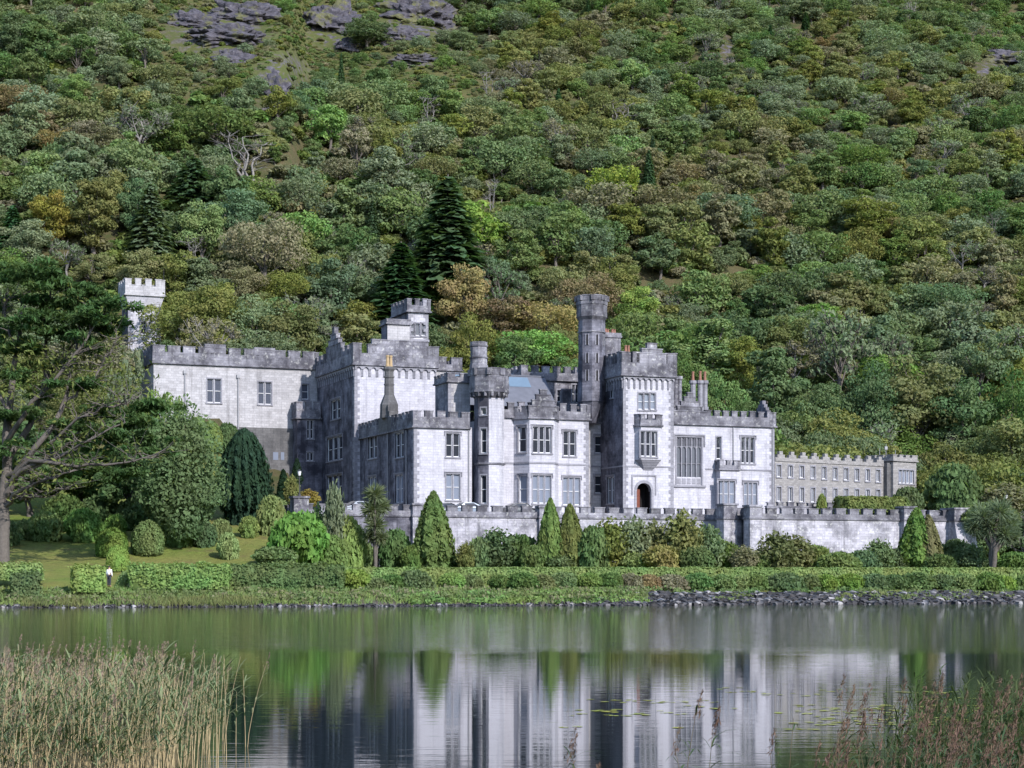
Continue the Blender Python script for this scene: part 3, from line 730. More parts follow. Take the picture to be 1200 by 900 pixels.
# --- tall stair turret
ca, cb = Aat(693.5, 2.6), 2.6; mb = MB(); z = lambda y: Zat(y, ca, cb - 1.5)
P = octo(ca, cb, 1.55)
oct_prism(mb, ca, cb, .5, 1.55, z(495), z(470)); oct_prism(mb, ca, cb, 1.62, 1.62, z(470), z(468.6)); oct_prism(mb, ca, cb, 1.55, 1.5, z(468.6), z(400), 0, False)
oct_prism(mb, ca, cb, 1.5, 1.5, z(400), z(374), 0, False); oct_prism(mb, ca, cb, 1.5, 1.78, z(374), z(370), 1); oct_prism(mb, ca, cb, 1.72, 1.72, z(370), z(356), 1); oct_crown(mb, ca, cb, 1.78, z(356), z(351.5), z(345) - z(351.5), 1)
oct_prism(mb, ca, cb, 1.62, 1.62, z(388.6), z(387.2), 1)
st_t = mb.build('stair_turret', [M['stone_side'], M['stone_dark']], castle)
P = octo(ca, cb, 1.53)
for i in (3, 4, 5, 6):
    wl = Wall(P[i], P[(i + 1) % 8]); m = wl.M()
    for (ya, yb) in ((392, 404),) + (((414, 425), (434, 446)) if i in (4, 5) else ()):
        mb = MB(); u = wl.L / 2; mb.box(u - .11, u + .11, -.035, .05, z(yb), z(ya), 0, m); mb.box(u - .22, u - .112, -.05, .04, z(yb), z(ya) + .1, 1, m); mb.box(u + .112, u + .22, -.05, .04, z(yb), z(ya) + .1, 1, m)
        mb.build('slit_window', [M['inside'], M['trim']], st_t)
# chimney blocks behind the entrance tower
bq = 6.5; a0_, a1_ = Aat(709.5, bq), Aat(727.5, bq); mb = MB(); zt = Zat(389.5, a0_, bq)
mb.box(a0_, a1_, bq, bq + 1.6, 8, zt - .55); mb.box(a0_ - .12, a1_ + .12, bq - .12, bq + 1.72, zt - .55, zt - .3); mb.box(a0_ - .05, a1_ + .05, bq - .05, bq + 1.65, zt - .3, zt)
cs = mb.build('chimney_stack', M['stone_dark'], castle)
pots(cs, [(a0_ + .25 + .42 * i, bq + .5 + .3 * (i % 2)) for i in range(4)], zt, Zat(384.5, a0_, bq), .17)
bq = 5.2; a0_, a1_ = Aat(733, bq), Aat(743, bq); mb = MB(); zt = Zat(412.5, a0_, bq)
mb.box(a0_, a1_, bq, bq + 1.2, 12, zt - .3); mb.box(a0_ - .1, a1_ + .1, bq - .1, bq + 1.3, zt - .3, zt); cs = mb.build('chimney_stack', M['stone_dark'], castle)
pots(cs, [(a0_ + .25, bq + .5), (a0_ + .65, bq + .6)], zt, Zat(404, a0_, bq), .17)

# --- gallery range with the great traceried window
bG = -1.5; a0, a1 = Aat(789.6, bE) + .02, Aat(907.5, bG); P = rectpts(a0, a1, bG, 13); zc = Zat(497.5, Aat(850, bG), bG); wl = Wall(P[0], P[1]); zz = lambda y, x=830: Zat(y, Aat(x, bG), bG)
big = wl.rect(793, 822, 512.5, 568.5); op = [big, wl.rect(868.8, 884, 512.5, 543), wl.rect(872, 887, 565.5, 594), wl.rect(839.5, 845, 512, 538)]
zs = zz(551, 850)
blk, ws = block(castle, 'gallery_range', P, GB, zc, {0: op}, 'stone', {}, [(0, 1)], [])
m = ws[0].M()
window(ws[0], op[1], blk, 3, 2, 'glass'); window(ws[0], op[2], blk, 3, 2, 'glass_pale'); window(ws[0], op[3], blk, 1, 2, hood=False)
# tracery
u0, u1, za, zb = big; mb = MB(); n = 5; cw = (u1 - u0) / n; z_sill = za + (zb - za) * .17
mb.box(u0, u1, .24, .27, z_sill, zb, 1, m); mb.box(u0, u1, .10, .27, za, z_sill - .001, 2, m)
for i in range(n + 1): mb.box(u0 + cw * i - (.05 if 0 < i < n else 0) + (0 if i < n else -.06), u0 + cw * i + (.05 if 0 < i < n else 0) + (.06 if i == 0 else 0), .06, .238, z_sill, zb, 0, m)
for i in range(n):
    l, r_ = u0 + cw * i + .05, u0 + cw * (i + 1) - .05; c_ = (l + r_) / 2; hw_ = (r_ - l) / 2; zs_ = za + (zb - za) * .74; q = 8
    arc = [(c_ - hw_ * math.cos(math.pi * j / q), zs_ + hw_ * 1.3 * math.sin(math.pi * j / q)) for j in range(q + 1)]
    for j in range(q): mb.poly([m((arc[j][0], .1, arc[j][1])), m((arc[j + 1][0], .1, arc[j + 1][1])), m((arc[j + 1][0], .1, zs_ + hw_ * 1.45)), m((arc[j][0], .1, zs_ + hw_ * 1.45))], 0)
    for s_ in (-.5, .5): mb.box(c_ + s_ * hw_ - .03, c_ + s_ * hw_ + .03, .09, .238, zs_ + hw_ * 1.46, zb - .1, 0, m)
    mb.box(l, r_, .1, .238, zb - .1, zb, 0, m)
    mb.box(l + .02, r_ - .02, .07, .099, za + .12, z_sill - .14, 0, m)
    mb.box(l, r_, .12, .238, za + (zb - za) * .45, za + (zb - za) * .45 + .05, 0, m)
mb.box(u0 - .2, u0 - .002, -.05, .1, za, zb, 0, m); mb.box(u1 + .002, u1 + .2, -.05, .1, za, zb, 0, m); mb.box(u0 - .25, u1 + .25, -.05, .1, zb + .002, zb + .2, 0, m)
mb.box(u0 - .42, u1 + .42, -.15, .03, zb + .201, zb + .34, 0, m)
for q in (u0 - .42, u1 + .3): mb.box(q, q + .12, -.14, .03, zb - 1.0, zb + .2, 0, m)
mb.box(u0 - .5, u1 + .5, -.16, .1, za - .25, za - .002, 0, m)
mb.build('traceried_window', [M['trim'], M['glass_lead'], M['stone']], blk)
mb = MB()
for (ua, ub) in ((0, u0 - .5), (u1 + .5, ws[0].L)): mb.box(ua, ub, -.07, .02, zs, zs + .16, 0, m)
mb.build('string_course', M['trim'], blk)
gc = solve_s(ws[0].p0, ws[0].d, 808)
parapet(blk, P, zc, zz(488, 850) - zc, zz(481, 850) - zc, .72, .42, .14, .4, edges=(0, 1, 2),
        gables={0: (gc, [(2.0, zz(482)), (1.55, zz(476.5)), (1.1, zz(471)), (.7, zz(465.5)), (.3, zz(460.5))])})
mb = MB(); u = solve_s(ws[0].p0, ws[0].d, 859); mb.tube([ws[0].pt(u, .1, zs + 1.2), ws[0].pt(u, .1, zc - .3)], [.06, .06]); mb.build('drainpipe', M['lead'], blk); mb = MB(); u = solve_s(ws[0].p0, ws[0].d, 905); mb.tube([ws[0].pt(u, .1, 0), ws[0].pt(u, .1, zc - .3)], [.06, .06]); mb.build('drainpipe', M['lead'], blk)
mb = MB(); u_ = 2.6; wl = ws[1]; m1 = wl.M()
for (hw_, y0, y1) in ((1.5, 488, 480), (1.1, 480, 476), (.7, 476, 472), (.35, 472, 467.5)): mb.box(u_ - hw_, u_ + hw_, -.16, .28, Zat(y0, a1, bG), Zat(y1, a1, bG), 0, m1)
mb.build('gable', M['stone_dark'], blk)
# single-storey crenellated bay
bp = bG - 1.1; P = rectpts(Aat(838.5, bG), Aat(866.5, bp), bp, bG - .005); zb = Zat(549, P[0][0], bp); wl = Wall(P[0], P[1]); o = [wl.rect(842, 861, 563.5, 594)]
pb, ws3 = block(blk, 'low_bay', P, GB, zb, {0: o}, 'stone'); window(ws3[0], o[0], blk, 3, 2, 'glass_pale'); parapet(pb, P, zb, .4, Zat(538.5, P[0][0], bp) - zb, .5, .4, .1, .3, edges=(0, 1, 3))
# chimneys of the gallery range
for (x, yb, yt, ypot, bq) in ((812, 482, 446, 435.5, 1.5), (820.5, 482, 446, 435, 1.5), (826, 482, 446, 435.5, 1.9)):
    a_ = Aat(x, bq); mb = MB(); z0_, z1_ = Zat(yb, a_, bq), Zat(yt, a_, bq)
    oct_prism(mb, a_, bq, .42, .42, z0_ - 2, z0_ + .5); oct_prism(mb, a_, bq, .3, .3, z0_ + .5, z1_ - .5); oct_prism(mb, a_, bq, .3, .43, z1_ - .5, z1_ - .3); oct_prism(mb, a_, bq, .43, .4, z1_ - .3, z1_)
    cs = mb.build('chimney', M['trim'], castle); pots(cs, [(a_, bq)], z1_, Zat(ypot, a_, bq), .17)
for x in (791.5, 796):
    bq = 2.2; a_ = Aat(x, bq); mb = MB(); z0_, z1_ = Zat(485, a_, bq), Zat(441, a_, bq)
    oct_prism(mb, a_, bq, .4, .4, z0_ - 2, z0_ + .7); oct_prism(mb, a_, bq, .3, .3, z0_ + .7, z1_ - .5); oct_prism(mb, a_, bq, .3, .42, z1_ - .5, z1_ - .3); oct_prism(mb, a_, bq, .42, .4, z1_ - .3, z1_)
    mb.build('chimney', M['stone_dark'], castle)

# ------------------------------------------------------------------ long side wing on the higher ground
wing = empty('side_wing', (OX, OY, Z0), TH)
tag(wing, 'long plain two storey grey stone wing with battlements above dark footings and clipped shrubs', 'building')
bq = bT - 2.0; P = rectpts(Aat(180, bq), aT - .02, bq, bq + 9); zc = Zat(428.5, Aat(290, bq), bq); wl = Wall(P[0], P[1])
zfoot = Zat(501, Aat(300, bq), bq)
op = [wl.rect(242.7, 259, 444, 472), wl.rect(302.7, 318, 447.7, 474), wl.rect(354, 361.5, 450, 468)]
blk, ws = block(wing, 'wall', P, zfoot, zc, {0: op}, 'stone_wing')
for i, o in enumerate(op): window(ws[0], o, wing, 2 if i < 2 else 1, 2, 'glass_mid', hood=False)
parapet(wing, P, zc, 1.25, Zat(409.5, Aat(300, bq), bq) - zc, 1.45, .35, .16, .5, edges=(0, 1, 3), gables={})
mb = MB(); mb.prism([(p_[0] + (.12 if i in (1, 2) else -.12) * 0, p_[1] - (.12 if i < 2 else 0)) for i, p_ in enumerate(P)], -3, zfoot - .02); mb.build('footing', M['plinth'], wing)
w0 = Wall((P[0][0], P[0][1] - .12), (P[1][0], P[1][1] - .12))
for (x0, x1, y0, y1) in ((296, 302, 513, 522), (320, 326, 530, 539), (329, 333, 530, 539)):
    mb = MB(); o = w0.rect(x0, x1, y0, y1); mb.box(o[0], o[1], -.03, .05, o[2], o[3], 0, w0.M()); mb.build('cellar_window', M['glass_pale'], wing)
for (x, y0, y1) in ((216.5, 438, 497), (279, 443, 503), (219, 470, 497)):
    mb = MB(); u = solve_s(ws[0].p0, ws[0].d, x); q = ws[0].pt(u, 0, 0); mb.tube([ws[0].pt(u, .11, Zat(y1, q[0], q[1])), ws[0].pt(u, .11, Zat(y0, q[0], q[1]))], [.09, .09]); mb.box(u - .2, u + .2, -.25, -.02, Zat(y0, q[0], q[1]), Zat(y0, q[0], q[1]) + .4, 0, ws[0].M()); mb.build('drainpipe', M['lead'], wing)
m = ws[0].M()
for x in (252, 310): mb = MB(); u = solve_s(ws[0].p0, ws[0].d, x); mb.box(u - 1.3, u + 1.3, -.18, .36, zc + 1.3, Zat(403.5 + (x - 252) * .07, Aat(x, bq), bq), 0, m); mb.build('raised_merlon', M['stone_dark'], wing)
# dark stair projection against the corner tower, its shade put into the stone colour
bq2 = bq - 2.2; P = rectpts(Aat(348.5, bq2), aT - .03, bq2, bq - .02); z1 = Zat(489, P[0][0], bq2); wl = Wall(P[0], P[1])
op = [wl.rect(360, 367, 492, 514), wl.rect(360, 367, 530, 540)]
pj, ws = block(wing, 'stair_projection', P, -3, z1, {0: op}, 'stone_side'); window(ws[0], op[0], pj, 2, 2, hood=False); window(ws[0], op[1], pj, 2, 1, hood=False)
parapet(pj, P, z1, 1.0, Zat(470, P[0][0], bq2) - z1, .7, .3, .15, .35, edges=(0, 3))

# ------------------------------------------------------------------ square tower on the hillside
xt, yt = (150 - CX) / FPX * 256, 256.0; ztw = gz(xt, yt) - 1.0
tower = empty('hillside_tower', (xt, yt, ztw), TH)
tag(tower, 'square pale stone tower with overhanging battlements half hidden by trees on the hillside', 'tower')
sA = (185.5 - 150) / FPX * 256 / CT * 1.02; zz = lambda y: CZ + (HY - y) / FPX * 257 - ztw
P = rectpts(0, sA, 0, sA * 1.05)
o_ = [(1.7, 2.5, zz(392), zz(377))]
blk, ws = block(tower, 'shaft', P, 0, zz(357), {0: o_}, 'stone', {3: 'stone_side'}, [(0, 0), (0, 1)])
window(ws[0], o_[0], blk, 1, 2, hood=False)
mb = MB(); g = .42; n_ = 1
for j in range(n_): q = g * (j + 1) / n_; mb.prism(rectpts(0, sA, 0, sA * 1.05), zz(357), zz(357) + 1.3, 0, rectpts(-q, sA + q, -q, sA * 1.05 + q))
mb.build('corbel', M['stone'], tower)
P = rectpts(-g, sA + g, -g, sA * 1.05 + g); zh = zz(357) + 1.3
parapet(tower, P, zh, zz(336) - zh, zz(327.5) - zh, .8, .5, .03, .45, mat='stone_wing')
mb = MB(); mb.tube([(sA + .3, -.3, zz(336)), (sA + .3, -.3, zz(315))], [.04, .02]); mb.build('flagpole', M['iron'], tower)

# ------------------------------------------------------------------ plain annexe at the right
p0 = px_at(908, 600, 224); p1 = px_at(1037, 600, 236)
ang = math.atan2(p1.y - p0.y, p1.x - p0.x); LN = (p1 - p0).length
annexe = empty('annexe', (p0.x, p0.y, Z0), ang); tag(annexe, 'low brown stone annexe with two rows of narrow paired windows and stepped battlements', 'building')
def zd(y, D): return CZ + (HY - y) / FPX * D - Z0
zc = zd(541.5, 229); P = rectpts(0, LN, 0, 8)
us = [LN * (f - .02) for f in np.linspace(.055, .955, 10)]
op = []
for u in us:
    D = 224 + 12 * u / LN
    op += [(u - .36, u + .36, zd(558.5 + 6.5 * u / LN, D), zd(544.6 + 6.5 * u / LN, D)), (u - .36, u + .36, zd(587.5 + 3 * u / LN, D), zd(570.5 + 4 * u / LN, D))]
zc = max(o[3] for o in op) + .45
wall_, ws = block(annexe, 'wall', P, GB, zc, {0: op}, 'stone_brown')
for o in op: window(ws[0], o, wall_, 2, 1, 'glass_mid', hood=False, stone_mull=False)
mb = MB(); m = ws[0].M(); n_ = 10; tw_ = LN / n_
mb.box(0, LN, -.1, .3, zc + .001, zc + .45, 0, m)
for i in range(n_):
    u = i * tw_
    mb.box(u + tw_ * .18, u + tw_ * .82, -.1, .3, zc + .451, zc + .8, 0, m); mb.box(u + tw_ * .36, u + tw_ * .64, -.1, .3, zc + .801, zc + 1.2, 0, m)
mb.poly([(0, .3, zc + .2), (LN, .3, zc + .2), (LN, 8, zc + .2), (0, 8, zc + .2)], 1)
mb.build('parapet', [M['stone_brown'], M['slate']], wall_)
# end pavilion
pE = empty('pavilion', (LN + .4, 0, 0)); pE.parent = annexe
LE_ = 4.4; P = rectpts(0, LE_, -1.0, 8); o_ = [(1.1, LE_ - .5, zd(567, 238), zd(551.5, 238))]
z1 = zd(540, 238)
mb = MB(); mb.box(-.7, .0, -.6, 7, GB, z1 - .4); mb.build('link_wall', M['plinth'], pE)
pv, ws = block(pE, 'end_wall', P, GB, z1, {0: o_}, 'stone_brown'); window(ws[0], o_[0], pE, 4, 1, 'glass_pale', hood=False)
parapet(pE, P, z1, .35, .7, .8, .5, .1, .3, mat='stone_brown')
mb = MB()
for (u, h) in ((.9, 1.6), (2.1, 2.2), (3.9, 1.5)):
    mb = MB(); mb.tube([(u, 2, z1), (u, 2, z1 + h)], [.05, .03])
    if u == 2.1: mb.box(1.85, 2.35, 1.95, 2.05, z1 + 1.5, z1 + 1.9)
    mb.build('antenna', M['lead'], pE)

# ------------------------------------------------------------------ terrace and its walls
wallT = empty('terrace_wall', (OX, OY, Z0), TH)
tag(wallT, 'long battlemented grey retaining wall with piers holding up the castle terrace', 'wall')
bA, bB = -10.0, -15.0; aL = Aat(352, bA); aM = Aat(840, bA); aP0, aP1 = Aat(852, bA - 2.6), Aat(873, bA - 2.6); aQ = Aat(882, bB); aR = Aat(1131, bB)
ZG = -6.5
def retaining(name, pts, zst, mat='stone_terr', z_m=None, mw=1.15, gap=.5):
    """face wall along a polyline with a string course and battlements"""
    mb = MB()
    for i in range(len(pts) - 1):
        wl = Wall(pts[i], pts[i + 1]); m = wl.M()
        mb.box(0, wl.L, 0, .7, ZG, zst, 0, m)
        mb.box(-.1, wl.L, -.12, .62, zst + .001, zst + .2, 1, m); mb.box(0, wl.L, -.03, .45, zst + .201, zst + .62, 1, m)
        merlons(mb, wl, zst + .62, zst + 1.25, .05, wl.L - .1, mw, gap, .45, .03, 1)
    return mb.build(name, [M[mat], M['stone_dark']], wallT)
zst = Zat(607, Aat(600, bA), bA)
retaining('wall_face', [(aL, bA + 14), (aL, bA), (Aat(487.5, bA), bA)], zst, 'stone_side')
retaining('wall_face', [(Aat(487.5, bA), bA), (aM, bA)], zst)
retaining('wall_face', [(aP0 - .02, bA + .3), (aP0, bA - 2.6), (aP1, bA - 2.6)], zst)
retaining('wall_face', [(aP1, bA - 2.3), (aQ, bA - 2.3), (aQ, bB), (aR, bB), (aR, bB + 9)], zst)
def pier(a, b, w_, z1, slope=0.0):
    mb = MB(); mb.prism(rectpts(a - w_, a + w_, b - w_ - slope, b + w_), ZG, zst, 0, rectpts(a - w_, a + w_, b - w_, b + w_), True)
    mb.box(a - w_ - .1, a + w_ + .1, b - w_ - .1, b + w_ + .1, zst + .001, zst + .22, 1); mb.box(a - w_, a + w_, b - w_, b + w_, zst + .221, z1 - .2, 1); mb.box(a - w_ - .12, a + w_ + .12, b - w_ - .12, b + w_ + .12, z1 - .2, z1, 1)
    mb.build('pier', [M['stone_terr'], M['stone_dark']], wallT)
pier(aL - .1, bA, .75, zst + 1.9); pier(Aat(487.5, bA), bA, .5, zst + 1.35); pier(aP0, bA - 2.6, .8, zst + 1.7); pier(aQ, bB, .7, zst + 1.5)
pier(Aat(1062, bB), bB, .75, zst + 1.6); pier(aR - 1.0, bB, 1.25, zst + 1.5, 1.6); pier(Aat(635, bA), bA, .45, zst + 1.3)
# low second parapet on the terrace
wall2 = empty('inner_parapet', (OX, OY, Z0), TH); tag(wall2, 'short low battlemented stone wall on the terrace in front of the brown annexe', 'wall')
b2 = -9.0; q0, q1 = Aat(899, b2), Aat(990, b2); mb = MB(); wl = Wall((q0, b2), (q1, b2)); m = wl.M(); z2 = Zat(594, q0, b2)
mb.box(0, wl.L, 0, .45, -1, z2, 0, m); mb.box(-.05, wl.L + .05, -.08, .53, z2 + .001, z2 + .14, 1, m); merlons(mb, wl, z2 + .14, Zat(588, q0, b2), .1, wl.L - .1, .75, .55, .4, -.02, 1)
mb.build('wall_face', [M['stone_terr'], M['stone_dark']], wall2)
mb = MB(); zt_ = -.15
mb.prism([(aL + .4, bA + .35), (aP0 + .1, bA + .35), (aP0 + .4, bA - 2.2), (aQ + .4, bA - 2.0), (aQ + .4, bB + .4), (aR - .4, bB + .4), (aR - .4, 34), (aL + .4, 34)], zt_ - .6, zt_)
ter = mb.build('terrace_paving', M['gravel'], None); ter.location = (OX, OY, Z0); ter.rotation_euler = (0, 0, TH); tag(ter, kind='structure')
# ------------------------------------------------------------------ foliage: many small leaf-sprays spread through a crown
def unit(v): return v / np.maximum(np.linalg.norm(v, axis=1, keepdims=True), 1e-9)
def cards(C, N, size, asp=1.7, up=None):
    """one bent diamond per spray"""
    n = len(C); N = unit(N)
    t = rng.normal(size=(n, 3)) if up is None else up + rng.normal(size=(n, 3)) * 0.25
    t = unit(t - N * np.sum(t * N, 1, keepdims=True)); b = np.cross(N, t)
    L = (size * asp * 0.5)[:, None]; W = (size * 0.5)[:, None]
    V = np.empty((n, 4, 3)); V[:, 0] = C - t * L; V[:, 1] = C + b * W + N * W * .25; V[:, 2] = C + t * L; V[:, 3] = C - b * W + N * W * .25
    return V.reshape(-1, 3), np.arange(4 * n).reshape(-1, 4)
def sphere_pts(n):
    return unit(rng.normal(size=(n, 3)))
def lobes_cards(lobes, n, size, jit=0.75, asp=1.7, depth=0.25, up_bias=0.25, cull=True):
    lobes = np.asarray(lobes, float); w_ = np.array([(l[3] * l[4] + l[3] * l[5] + l[4] * l[5]) for l in lobes]); w_ /= w_.sum()
    idx = rng.choice(len(lobes), n, p=w_); d = sphere_pts(n); L = lobes[idx]
    r = 1 - depth * rng.random(n) ** 1.5
    P = L[:, :3] + d * L[:, 3:6] * r[:, None]
    if cull:
        keep = np.ones(n, bool)
        for l in lobes:
            q = (P - l[:3]) / (l[3:6] * 0.78); keep &= np.sum(q * q, 1) > 1.0
        keep |= rng.random(n) < 0.12
        P, d = P[keep], d[keep]
    nrm = d + rng.normal(size=d.shape) * jit * .6; nrm[:, 2] += up_bias
    s = size * (0.65 + 0.7 * rng.random(len(P)))
    return cards(P, nrm, s, asp)

def merge(parts):
    Vs, Qs, n = [], [], 0
    for V_, Q_ in parts: Vs.append(V_); Qs.append(Q_ + n); n += len(V_)
    return np.concatenate(Vs), np.concatenate(Qs)
def tube_q(pts, rad, sides=5):
    pts = np.asarray(pts, float); k_ = len(pts); d = np.gradient(pts, axis=0); d = unit(d)
    ref = np.array([0.31, 0.87, 0.37]); u = unit(np.cross(d, ref)); v = np.cross(d, u)
    a_ = np.arange(sides) * 2 * np.pi / sides
    V_ = pts[:, None, :] + (u[:, None, :] * np.cos(a_)[None, :, None] + v[:, None, :] * np.sin(a_)[None, :, None]) * np.asarray(rad)[:, None, None]
    i = np.arange(k_ - 1)[:, None] * sides; j = np.arange(sides)[None, :]; j2 = (j + 1) % sides
    Q_ = np.stack([i + j, i + j2, i + sides + j2, i + sides + j], -1).reshape(-1, 4)
    return V_.reshape(-1, 3), Q_
def wander(p0, p1, n, amp):
    t = np.linspace(0, 1, n)[:, None]; p = np.asarray(p0) * (1 - t) + np.asarray(p1) * t
    j = rng.normal(size=(n, 3)) * amp; j[0] = 0; return p + j * np.minimum(1, t * 3)

def shape_broad(kind):
    """crown lobes and limbs of a broadleaf tree about 10 m tall"""
    lob = []; H = 10.0
    if kind == 'round': cz, rx, rz, n, zlo = 5.6, 3.5, 4.0, 30, -.95
    elif kind == 'wide': cz, rx, rz, n, zlo = 5.4, 4.8, 3.2, 36, -.8
    elif kind == 'tall': cz, rx, rz, n, zlo = 5.6, 2.7, 4.5, 28, -.95
    elif kind == 'open': cz, rx, rz, n, zlo = 6.0, 4.0, 3.4, 22, -.8
    else: cz, rx, rz, n, zlo = 4.4, 4.4, 3.8, 34, -.95
    tries = 0
    while len(lob) < n and tries < 4000:
        tries += 1
        d = sphere_pts(1)[0]; r = 0.45 + 0.5 * rng.random() ** 0.6
        if d[2] < zlo: continue
        c = np.array([d[0] * rx * r, d[1] * rx * r, cz + d[2] * rz * r]); s = (0.20 + 0.20 * rng.random() ** 1.5) * rx
        if kind == 'open': s *= 0.85
        if any(np.linalg.norm(c - np.array(l[:3])) < 0.62 * s for l in lob): continue
        lob.append((*c, s, s, s * (0.62 + .2 * rng.random())))
    if kind not in ('open',): lob.append((0, 0, cz - .2, rx * .62, rx * .62, rz * .66))
    tr = [tube_q(wander((0, 0, -.6), (0.2, 0, cz + .5), 6, .12), np.linspace(.30, .09, 6), 6)]
    for l in lob[:9]:
        z0 = 1.6 + rng.random() * 2.2
        tr.append(tube_q(wander((0.05, 0, z0), (l[0] * .9, l[1] * .9, l[2]), 4, .15), np.linspace(.12, .03, 4), 4))
    return lob, merge(tr)
def crown_broad(kind, n=4300, size=.32, jit=.8):
    lob, tr = shape_broad(kind)
    if kind == 'open': n = int(n * .6)
    V_, Q_ = lobes_cards(lob, n, size, jit, depth=.4); L = np.array(lob)[rng.choice(len(lob), n // 7)]; dd = sphere_pts(len(L)); dd[:, 2] = np.abs(dd[:, 2]) * .8
    P = L[:, :3] + dd * L[:, 3:6] * (1.0 + .55 * rng.random((len(L), 1)) ** 1.6)
    return merge([(V_, Q_), cards(P, rng.normal(size=P.shape) + dd * .6, size * .85 * (.6 + .8 * rng.random(len(P))), 1.9)]), tr
def crown_fir(n=3400, size=.30, wide=2.1, droop=.35, H=10.0, ragged=.25):
    z = 0.6 + (H - .7) * (1 - np.sqrt(rng.random(n) * .97 + .001)); lay = np.floor(z / .62); ph = (z / .62 - lay)
    th = rng.random(n) * 2 * np.pi; nb = 7 + (lay % 3); sect = np.cos((th + lay * 1.9) * nb) * .5 + .5
    rmax = wide * (1 - z / H) ** .82 * (1 - ragged + ragged * sect) * (1 - .35 * ph)
    rr = rmax * np.sqrt(rng.random(n) * .75 + .25)
    P = np.stack([rr * np.cos(th), rr * np.sin(th), z - droop * rr * .6], 1)
    out = np.stack([np.cos(th), np.sin(th), np.full(n, -.35)], 1)
    nrm = np.stack([np.cos(th) * .5, np.sin(th) * .5, np.full(n, .9)], 1) + rng.normal(size=(n, 3)) * .35
    return cards(P, nrm, size * (.6 + .7 * rng.random(n)), 1.9, out), tube_q([(0, 0, -.6), (0, 0, H * .5), (0, 0, H * .97)], [.24, .13, .02], 6)
def crown_cone(n=2400, size=.3, wide=1.5, H=5.0, belly=.25, flutes=9):
    """clipped-looking cypress or yew: dense surface of upright sprays"""
    z = H * rng.random(n) ** 1.25; f = z / H
    prof = wide * np.clip(np.minimum(1, (f + .05) / belly), .65, 1) * (np.maximum(1 - f, 0) ** .62 if flutes < 15 else np.maximum(1 - f ** 2.3, 0) ** .55)
    th = rng.random(n) * 2 * np.pi; prof = prof * (.9 + .12 * np.cos(th * flutes + 3 * f) + .05 * rng.normal(size=n))
    rr = prof * (1 - .22 * rng.random(n) ** 2)
    P = np.stack([rr * np.cos(th), rr * np.sin(th), z + .05], 1)
    nrm = np.stack([np.cos(th), np.sin(th), np.full(n, .35)], 1) + rng.normal(size=(n, 3)) * .45
    up = np.stack([np.cos(th) * .3, np.sin(th) * .3, np.ones(n)], 1)
    return cards(P, nrm, size * (.6 + .8 * rng.random(n)), 1.9, up), tube_q([(0, 0, -.4), (0, 0, H * .6)], [.18, .08], 6)
def crown_bare(H=9.0, n=34):
    tr = []
    for k_ in range(3 + int(rng.integers(3))):
        a_ = rng.random() * 6.28; r = rng.random() * 1.2; top = np.array([math.cos(a_) * (1 + r), math.sin(a_) * (1 + r), H * (.75 + .25 * rng.random())])
        m_ = wander((math.cos(a_) * .3, math.sin(a_) * .3, -.6), top, 7, .22); tr.append(tube_q(m_, np.linspace(.17, .05, 7), 5))
        for q in range(9):
            i = 2 + int(rng.integers(5)); d = sphere_pts(1)[0]; d[2] = abs(d[2]) * .7 + .2; L = 1.0 + rng.random() * 1.8
            e_ = m_[i] + d * L; tr.append(tube_q(wander(m_[i], e_, 4, .12), np.linspace(.065, .03, 4), 4))
            for u in range(3): d2 = d + sphere_pts(1)[0] * .8; tr.append(tube_q(wander(m_[i] + d * L * .6, m_[i] + d * L * .6 + d2 * L * .5, 3, .06), [.04, .03, .018], 3))
    return merge(tr)
def crown_twiggy(n=260):
    """thin-leaved tree: pale limbs showing through sparse leaves"""
    lob, tr = shape_broad('open'); extra = []
    for l in lob:
        c = np.array(l[:3])
        for q in range(9): d = sphere_pts(1)[0]; d[2] = d[2] * .6 + .25; extra.append(tube_q(wander(c * .9, c + d * l[3] * 1.25, 4, .12), np.linspace(.06, .022, 4), 3))
    return lobes_cards(lob, 1500, .27, .9), merge([tr] + extra)
def shape_dome(n=1500, size=.3, lobn=12, flat=.8, small=0, tall=1.0):
    """low bush of unit radius about one unit tall"""
    lob = [(0, 0, .36, .62, .62, .5)]
    for q in range(lobn):
        a_ = rng.random() * 6.28; r = .3 + .35 * rng.random(); z = .18 + .55 * rng.random() * (1.1 - r); s = .28 + .14 * rng.random()
        lob.append((math.cos(a_) * r, math.sin(a_) * r, z, s, s, s * flat))
    for q in range(small):
        dd = sphere_pts(1)[0]; s = .10 + .10 * rng.random(); lob.append((dd[0] * .72, dd[1] * .72, .36 + abs(dd[2]) * .58, s, s, s * (.7 + .6 * rng.random())))
    lob = [(l[0], l[1], l[2] * tall, l[3], l[4], l[5] * (1 + (tall - 1) * .35)) for l in lob]
    V_, Q_ = lobes_cards(lob, n, size, .8, depth=.3)
    m = n // 6; d = sphere_pts(m); d[:, 2] = np.abs(d[:, 2]); P = np.array([0, 0, .36 * tall]) + d * np.array([.9, .9, .62 * tall]) * (1.0 + (.16 if flat < .9 else .34) * rng.random((m, 1)) ** 2)
    return merge([(V_, Q_), cards(P, rng.normal(size=(m, 3)) + d * .5, size * .85 * (.6 + .8 * rng.random(m)), 1.7)])
